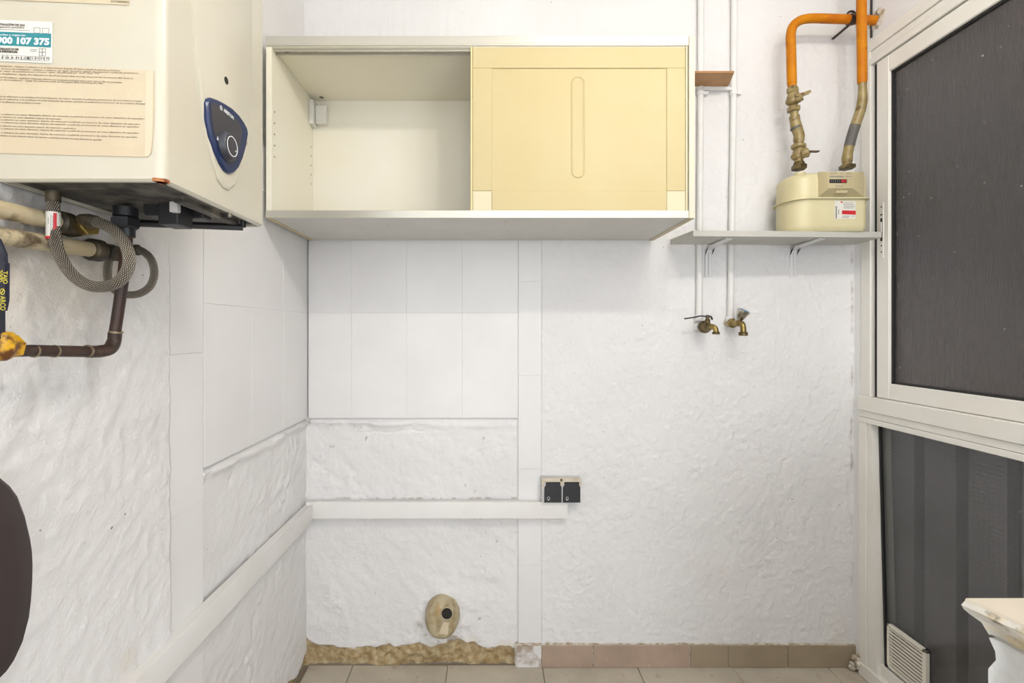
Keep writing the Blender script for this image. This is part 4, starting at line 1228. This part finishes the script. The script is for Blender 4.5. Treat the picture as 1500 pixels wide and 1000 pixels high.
t2 = thing('knob_tap', 'brass tap with a chrome knob and blue cap, the right of two taps', 'tap', (0.845, D, 1.19))
A = Vector((0.842, D + 0.004, 1.2045)); ad = Vector((-0.02, -1, -0.03)).normalized()
MB().lathe(A, ad, [(0, 0.015), (0.010, 0.015), (0.014, 0.0125), (0.024, 0.0125)], 16).lathe(A + Vector((-0.024, 0.004, -0.003)), (1, 0, 0.05), [(0, 0.006), (0.024, 0.008)], 12).build('wall_fitting', M['fitting'], t2)
MB().lathe(A, ad, [(0.022, 0.0125), (0.030, 0.016), (0.044, 0.016), (0.048, 0.011), (0.080, 0.011), (0.088, 0.009)], 14).build('valve_body', M['brass'], t2)
k0 = A + ad * 0.072 + Vector((0.002, 0, 0.006)); kd = Vector((0.36, -0.35, 0.95)).normalized()
MB().lathe(k0, kd, [(-0.004, 0.009), (0.002, 0.010), (0.008, 0.0125), (0.038, 0.0215), (0.042, 0.0205)], 8).build('knob', M['chrome'], t2, 20)
MB().lathe(k0 + kd * 0.0415, kd, [(0, 0.0165), (0.0015, 0.0155)], 18).build('knob_cap', M['blue'], t2)
s0 = A + ad * 0.074
sp_ = cr([s0, s0 + Vector((0.004, -0.018, -0.002)), s0 + Vector((0.005, -0.025, -0.012)), s0 + Vector((0.005, -0.026, -0.032))], 5)
MB().tube(sp_, 0.0095, 12).build('spout', M['brass'], t2)
MB().lathe(sp_[-1] + Vector((0, 0, 0.003)), (0, 0, -1), [(0, 0.012), (0.002, 0.0142), (0.012, 0.0142), (0.013, 0.010)], 16).build('spout_ring', M['old_brass'], t2)

# gas meter
mt = thing('gas_meter', 'cream gas meter with a counter window, standing on the grey shelf', 'meter', (1.09, 1.605, ZS1))


def plan(x0, x1, y0, y1, z, rl, rr, n=8):
    p = []
    for (cx, cy, r, a0) in ((x1 - rr, y1 - rr, rr, 0), (x0 + rl, y1 - rl, rl, pi / 2), (x0 + rl, y0 + rl, rl, pi), (x1 - rr, y0 + rr, rr, 1.5 * pi)):
        for k in range(n + 1):
            a = a0 + pi / 2 * k / n
            p.append((cx + r * math.cos(a), cy + r * math.sin(a), z))
    return p


mx0, mx1, my0, my1 = 0.966, 1.206, 1.536, 1.676
zs, zt = 1.5955, 1.6815
def ML(e, z): return plan(mx0 - e, mx1 + e, my0 - e, my1 + e, z, 0.062 + e * 0.5, 0.022 + max(e, -0.012))
MB().loft([ML(-0.006, ZS1 + 0.0003), ML(-0.001, ZS1 + 0.008), ML(0, ZS1 + 0.02), ML(0.0, zs)]).build('lower_case', M['meter'], mt)
MB().loft([ML(0.0, zs), ML(0.0, zt - 0.022), ML(-0.004, zt - 0.010), ML(-0.014, zt - 0.002), ML(-0.022, zt)]).build('upper_case', M['meter'], mt)
MB().loft([ML(0.004, zs - 0.0028), ML(0.009, zs - 0.0022), ML(0.009, zs + 0.0014), ML(0.002, zs + 0.003)]).build('seam_flange', M['meter'], mt)
pb = [P(1198.5, 252, my0), P(1259, 252, my0), P(1259, 288, my0), P(1198.5, 288, my0)]
pf = [P(1214, 251.5, my0 - 0.026), P(1249, 251.5, my0 - 0.026), P(1249, 275.5, my0 - 0.026), P(1214, 275.5, my0 - 0.026)]
pb[1].x = pb[2].x = mx1 - 0.020
pm = [a * 0.93 + b * 0.07 for a, b in zip(pb, pf)]
idx = MB().loft([[p + Vector((0, 0.002, 0)) for p in pb], pb, [p + Vector((0, -0.003, 0)) for p in pb], pf]).build('index_housing', M['meter_plate'], mt)
iy = my0 - 0.0264
def I(px, py): return P(px, py, iy)
MB().prism([I(1215, 262.5), I(1240.5, 262.5), I(1240.5, 268), I(1215, 268)], (0, -0.0004, 0)).build('register_window', M['black'], idx)
reg = MB()
for k in range(3):
    reg.prism([I(1232.5 + 2.5 * k, 263.3), I(1234.2 + 2.5 * k, 263.3), I(1234.2 + 2.5 * k, 267.2), I(1232.5 + 2.5 * k, 267.2)], (0, -0.0006, 0))
reg.build('red_drum', M['red'], idx)
wd = MB()
for k in range(5):
    wd.prism([I(1217.3 + 3.0 * k, 263.8), I(1218.0 + 3.0 * k, 263.8), I(1218.0 + 3.0 * k, 266.8), I(1217.3 + 3.0 * k, 266.8)], (0, -0.0006, 0))
wd.build('drum_digit', M['ink_grey'], idx)
pr = MB()
for (a, b, y0_, y1_) in ((1215.5, 1226, 253.6, 254.6), (1231, 1234, 253.8, 254.6), (1239, 1247, 253.6, 254.6), (1215, 1236, 257.6, 259.6), (1238, 1247, 257.8, 258.8), (1224, 1235, 271.8, 272.8)):
    k = a
    while k < b - 0.4:
        pr.prism([I(k, y0_), I(k + 0.75, y0_), I(k + 0.75, y1_), I(k, y1_)], (0, -0.0002, 0))
        k += 1.05
tag(pr.build('printed_lines', M['ink_grey'], idx), kind='stuff')
q = P(1227, 279, my0 - 0.012)
MB().prism([q + Vector((-0.010, 0, -0.010)), q + Vector((0.024, 0, -0.010)), q + Vector((0.028, 0, -0.002)), q + Vector((0.006, 0, 0.004)), q + Vector((0.004, 0, 0.008)), q + Vector((-0.005, 0, 0.008))], (0, -0.008, 0), 0.001).build('seal_lug', M['meter_plate'], idx)
MB().lathe(q + Vector((0, -0.0078, 0.002)), (0, -1, 0), [(0, 0.004), (0.001, 0.0038)], 10).build('lug_hole', M['hole'], idx)
ly_ = my0 - 0.0003
def K(px, py): return P(px, py, ly_)
stk = MB().prism([K(1222.5, 294), K(1253.5, 294), K(1253, 320.5), K(1222.5, 320.5)], (0, -0.0004, 0)).build('notice_sticker', M['paper_white'], mt)
MB().prism([P(1233.5, 308, ly_ - 0.0005), P(1253.5, 308.5, ly_ - 0.0005), P(1253.5, 314.5, ly_ - 0.0005), P(1233, 313.5, ly_ - 0.0005)], (0, -0.0002, 0)).build('red_bar', M['red'], stk)
pr = MB()
for (a, b, py) in ((1235, 1249, 297), (1236, 1250, 299.5), (1236, 1252, 302), (1236, 1250, 304.5), (1234, 1244, 316.5), (1234, 1243, 318.5), (1247, 1251, 316.5)):
    k = a
    while k < b:
        pr.prism([P(k, py - 0.4, ly_ - 0.0006), P(k + 0.8, py - 0.4, ly_ - 0.0006), P(k + 0.8, py + 0.4, ly_ - 0.0006), P(k, py + 0.4, ly_ - 0.0006)], (0, -0.0001, 0))
        k += 1.2
for (px, y0_, y1_, w_) in ((1224, 302, 319, 2.0), (1228, 307, 313, 1.2)):
    k = y0_
    while k < y1_:
        pr.prism([P(px, k, ly_ - 0.0006), P(px + w_, k, ly_ - 0.0006), P(px + w_, k + 0.8, ly_ - 0.0006), P(px, k + 0.8, ly_ - 0.0006)], (0, -0.0001, 0))
        k += 1.2
tag(pr.build('printed_lines', M['ink'], stk), kind='stuff')
MB().prism([P(1231.5, 294.8, ly_ - 0.0006), P(1234, 294.8, ly_ - 0.0006), P(1234, 297, ly_ - 0.0006), P(1231.5, 297, ly_ - 0.0006)], (0, -0.0001, 0)).build('red_mark', M['red'], stk)
QY = 1.605
for px in (1171.5, 1241):
    q = P(px, 250, QY)
    MB().lathe((q.x, QY, zt - 0.004), (0, 0, 1), [(0, 0.024), (0.006, 0.022), (0.010, 0.017), (0.020, 0.017)], 18).build('port', M['meter'], mt)

# left gas pipe: orange bend down to two valves and the meter
g1 = thing('gas_pipe', 'orange gas pipe bending down from the right wall through two valves to the meter', 'pipe', P(1171.5, 247, QY))
pts = [P(1285, 30, QY), P(1250, 28.6, QY), P(1215, 27.5, QY), P(1188, 27, QY), P(1172, 30, QY), P(1162, 38, QY), P(1158.5, 50, QY), P(1158.5, 65, QY), P(1159.3, 95, QY), P(1160, 122, QY)]
MB().tube(cr(pts, 6), 0.0146, 18).build('orange_pipe', M['orange'], g1)
nr = MB()
nr.lathe(P(1160.3, 127, QY), (0, 0, 1), [(0, 0.013), (0.012, 0.0135)], 16)
nr.build('pipe_end', M['orange'], g1)
v1 = MB()
v1.lathe(P(1161, 136, QY), (0, 0, 1), [(0, 0.016), (0.002, 0.0175), (0.014, 0.0175), (0.020, 0.014)], 8)
v1.lathe(P(1162, 150, QY), (0.02, 0, 1), [(0, 0.018), (0.006, 0.0205), (0.016, 0.020), (0.032, 0.015)], 14)
v1.ball(P(1161, 148.5, QY), 0.019, 1.15, 1, 0.75)
v1.hexnut(P(1162.5, 163.5, QY), (0, 0, 1), 0.0195, 0.017)
v1.lathe(P(1163.5, 171, QY), (0, 0, 1), [(0, 0.0125), (0.022, 0.0115)], 14)
v1.hexnut(P(1164, 172.5, QY), (0, 0, 1), 0.0135, 0.008)
v1b = v1.build('upper_valve', M['khaki'], g1)
q = P(1166, 146, QY - 0.012)
MB().lathe(q, (0.75, -0.5, 0.1), [(0, 0.012), (0.012, 0.012), (0.014, 0.009), (0.020, 0.009)], 14).build('spindle', M['khaki'], v1b)
q = P(1170, 139, QY - 0.022)
MB().loft([[q + Vector((dx, dy, dz)) for dy, dz in ((-0.006 * s, 0.005 * s + zc), (0.006 * s, 0.005 * s + zc), (0.006 * s, -0.005 * s + zc), (-0.006 * s, -0.005 * s + zc))] for dx, s, zc in ((-0.012, 0.9, -0.002), (0.010, 1, 0.0), (0.034, 1, 0.009), (0.038, 0.6, 0.010))]).build('lever', M['khaki'], v1b)
MB().tube(cr([P(1163.5, 170, QY), P(1165, 180, QY), P(1168, 190, QY), P(1170.5, 198, QY), P(1170, 206, QY), P(1170, 212, QY)], 5),
          [0.0155] * 6 + [0.0165] * 5 + [0.0160] * 5 + [0.0165] * 5 + [0.0145] * 5, 16).build('curved_nipple', M['khaki'], g1)
MB().tube([P(1165.2, 185.8, QY), P(1166.3, 188.6, QY)], 0.0172, 16).build('tape_band', M['tape'], g1)
v2 = MB()
v2.lathe(P(1169.5, 217, QY), (0, 0, 1), [(0, 0.020), (0.003, 0.0225), (0.010, 0.0225), (0.014, 0.016)], 16)
v2.lathe(P(1170, 238, QY), (0, 0, 1), [(0, 0.0135), (0.020, 0.014), (0.026, 0.018), (0.036, 0.018), (0.05, 0.013)], 14)
v2.ball(P(1169, 229, QY), 0.018, 1.25, 1.0, 0.8)
v2b = v2.build('lower_valve', M['khaki'], g1)
q = P(1174, 226, QY - 0.014)
MB().lathe(q, (0.85, -0.5, 0.25), [(0, 0.013), (0.014, 0.0165), (0.018, 0.0165), (0.022, 0.010)], 8).build('spindle', M['khaki'], v2b)
q = P(1180, 222, QY - 0.025)
MB().loft([[q + Vector((dx, dy, dz)) for dy, dz in ((-0.007, 0.0014), (0.007, 0.0014), (0.007, -0.0014), (-0.007, -0.0014))] for dx in (0.0, 0.042)]).build('lever', M['old_brass'], v2b)
MB().hexnut(P(1170.5, 248.6, QY), (0, 0, 1), 0.0225, 0.016).lathe(P(1170.5, 241.5, QY), (0, 0, 1), [(0, 0.018), (0.006, 0.016), (0.010, 0.014)], 14).build('union_nut', M['old_brass'], g1)
q = P(1247, 28.5, QY)
stp = MB()
stp.lathe((q.x - 0.009, QY, q.z), (1, 0, 0), [(0, 0.0150), (0, 0.0172), (0.018, 0.0172), (0.018, 0.0150)], 18, False)
stp.tube([Vector((q.x + 0.013 * math.cos(a), QY, q.z + 0.015 + 0.012 * math.sin(a))) for a in [pi * k / 8 for k in range(9)]], 0.0035, 8)
stp.box(q.x + 0.006, q.x + 0.014, QY + 0.014, D + 0.003, q.z - 0.006, q.z - 0.002)
stp.build('pipe_strap', M['gas_rust'], g1)

# right gas pipe: straight down, khaki lower half with grey tape
RY = 1.566
g2 = thing('gas_pipe', 'orange gas pipe coming straight down to the meter, khaki lower half with grey tape', 'pipe', P(1241, 245, QY))
MB().tube([P(1262, -60, RY), P(1262, 20, RY), P(1262.8, 90, RY), P(1263, 118, RY), P(1263, 122.5, RY)], [0.0142, 0.0142, 0.0140, 0.0140, 0.0125], 18).build('orange_pipe', M['orange'], g2)
lo2 = cr([P(1263, 118, RY), P(1263.4, 130, RY), P(1263.3, 145, RY + 0.004), P(1260, 163, RY + 0.012), P(1254, 180, RY + 0.02), P(1248.5, 197, RY + 0.028), P(1244, 214, RY + 0.034), P(1241.5, 228, QY), P(1241, 238, QY)], 6)
rads = [0.0118 + 0.003 * min(1, max(0, (i - 6) / 8)) for i in range(len(lo2))]
MB().tube(lo2, rads, 18).build('khaki_pipe', M['khaki'], g2)
seg = lo2[25:37]
MB().tube(seg, 0.0153, 18).build('tape_wrap', M['tape'], g2)
MB().lathe(P(1241, 238, QY), (0, 0, 1), [(0, 0.0145), (0.008, 0.016), (0.016, 0.016), (0.026, 0.0145)], 16).lathe(P(1241, 240, QY), (0, 0, 1), [(-0.008, 0.0125), (0.004, 0.0135)], 14).build('solder_cup', M['khaki'], g2)
MB().hexnut(P(1241, 247.5, QY), (0, 0, 1), 0.0235, 0.013).build('union_nut', M['old_brass'], g2)

MB().loft([[Vector((1.2835 - t, QY + (r + 0.004 * math.sin(3 * k)) * math.cos(2 * pi * k / 20), P(1285, 30, QY).z + 0.004 + (r + 0.005 * math.sin(2.3 * k)) * math.sin(2 * pi * k / 20))) for k in range(20)] for t, r in ((0.0, 0.034), (0.003, 0.028), (0.006, 0.0165))], False, False).build('plaster_collar', M['filler'], g1)
cbp = [Vector((1.2797, 1.6235, z)) for z in (ZC, 2.3, 2.156)]
cb = MB().tube(cbp, 0.0032, 8).build('black_cable', M['cable'])
tag(cb, 'short black cable hanging in the corner behind the orange gas pipe', 'cable')

# ------------------------------------------------------------------ foreground: chair beside the camera, broken stone counter
ch = thing('dark_brown_chair', 'dark brown chair with a rounded backrest, at the lower left edge', 'chair', (-0.36, 0.385, 0.0))
ch.name = 'chair'
bx = -0.55
kk = -bx * F
prof = [(46.5, 827), (46, 850), (44, 880), (41, 904), (32, 938), (19, 966), (8, 982), (-16, 1006), (-70, 1022)]
pro2 = [(-70, 672), (-14, 688), (0, 700), (13, 711), (24, 726), (35, 755), (43, 789), (45.7, 808)]
out = []
for a, b in pro2 + prof:
    Y = kk / (VX - a)
    out.append((Y, CZ - (b - VY) / F * Y))
ycen = 0.385
mir = [(2 * ycen - y, z) for y, z in reversed(out)]
ring_ = out + mir
def cl(x, k): return [(x, ycen + (y - ycen) * k, 0.90 + (z - 0.90) * k) for y, z in ring_]
MB().loft([cl(bx - 0.020, 0.93), cl(bx - 0.016, 0.985), cl(bx - 0.006, 1.0), cl(bx + 0.002, 0.995), cl(bx + 0.008, 0.96), cl(bx + 0.012, 0.85), cl(bx + 0.013, 0.4)]).build('backrest', M['chair'], ch, 50)
MB().box(bx + 0.01, bx + 0.42, 0.185, 0.585, 0.43, 0.47, 0.015, 3).build('seat', M['chair'], ch)
for sy2 in (0.215, 0.555):
    MB().tube(cr([(bx - 0.022, sy2 * 0.9 + 0.0385, 0.93), (bx - 0.012, sy2, 0.60), (bx + 0.01, sy2, 0.43), (bx - 0.03, sy2, 0.0)], 6), 0.010, 10).build('leg', M['chair_metal'], ch)
    MB().tube([(bx + 0.40, sy2, 0.44), (bx + 0.42, sy2, 0.0)], 0.010, 10).build('leg', M['chair_metal'], ch)

sc = thing('stone_counter', 'broken corner of a cream stone counter on whitewashed masonry, at the lower right', 'counter', (0.95, 0.45, 0.0))
ZT = 0.85
rnd = np.random.RandomState(5)
ys = np.linspace(0.30, 0.600, 32)
def nz(a, s, seed): return float(vnoise(np.array([a]), np.array([seed * 1.7]), s, seed)[0])
edge = [(0.5855 + 0.25 * (0.6 - y) + 0.006 * nz(y, 0.03, 3) + 0.003 * nz(y, 0.011, 4), y) for y in ys]
# slab: rows of the broken left edge from top to under side
def slab_row(dx, z, am, seed): return [Vector((x + dx + am * nz(y, 0.02, seed), y if y < 0.599 else y - dx * 0.4, z + am * 0.7 * nz(y + 3, 0.025, seed + 1))) for x, y in edge]
def close(r, z): return r + [Vector((1.262, 0.600, z)), Vector((1.262, 0.30, z))]
MB().loft([close(slab_row(0.004, ZT, 0.001, 7), ZT), close(slab_row(0.003, ZT - 0.003, 0.001, 7), ZT - 0.004)], True, False).build('stone_top', M['marble'], sc)
rowsb = [(0.003, 0.003, 0.001), (0.000, 0.008, 0.004), (0.003, 0.014, 0.006), (0.010, 0.020, 0.006), (0.019, 0.028, 0.006), (0.024, 0.040, 0.005)]
MB().loft([close(slab_row(dx, ZT - dz, am, 20 + int(dz * 1000)), ZT - dz) for dx, dz, am in rowsb], False, True).build('chipped_edge', M['stone_edge'], sc, 60)
body = [(0.027, 0.040), (0.031, 0.055), (0.032, 0.066), (0.026, 0.078), (0.025, 0.09), (0.028, 0.12), (0.030, 0.16), (0.030, 0.25), (0.032, 0.50), (0.034, ZT)]
MB().loft([[p - Vector((0, 0.008, 0)) for p in slab_row(dx - 0.008, ZT - dz, 0.004 if dz < ZT else 0, 60 + int(dz * 1000))] + [Vector((1.258, 0.590, ZT - dz)), Vector((1.258, 0.31, ZT - dz))] for dx, dz in body], True, True).build('plinth', M['plinth'], sc, 60)

# ceiling lamps (above the frame): two bare battens holding the tubes
for y in (0.22, -2.0):
    lm = thing('ceiling_lamp', 'white batten lamp on the ceiling above the viewer' if y > 0 else 'white batten lamp on the ceiling behind the viewer', 'lamp', (0.40, y, ZC))
    box('batten', M['white_plastic'], lm, 0.25, 0.99, y - 0.03, y + 0.03, ZC - 0.05, ZC - 0.0005, 0.003)
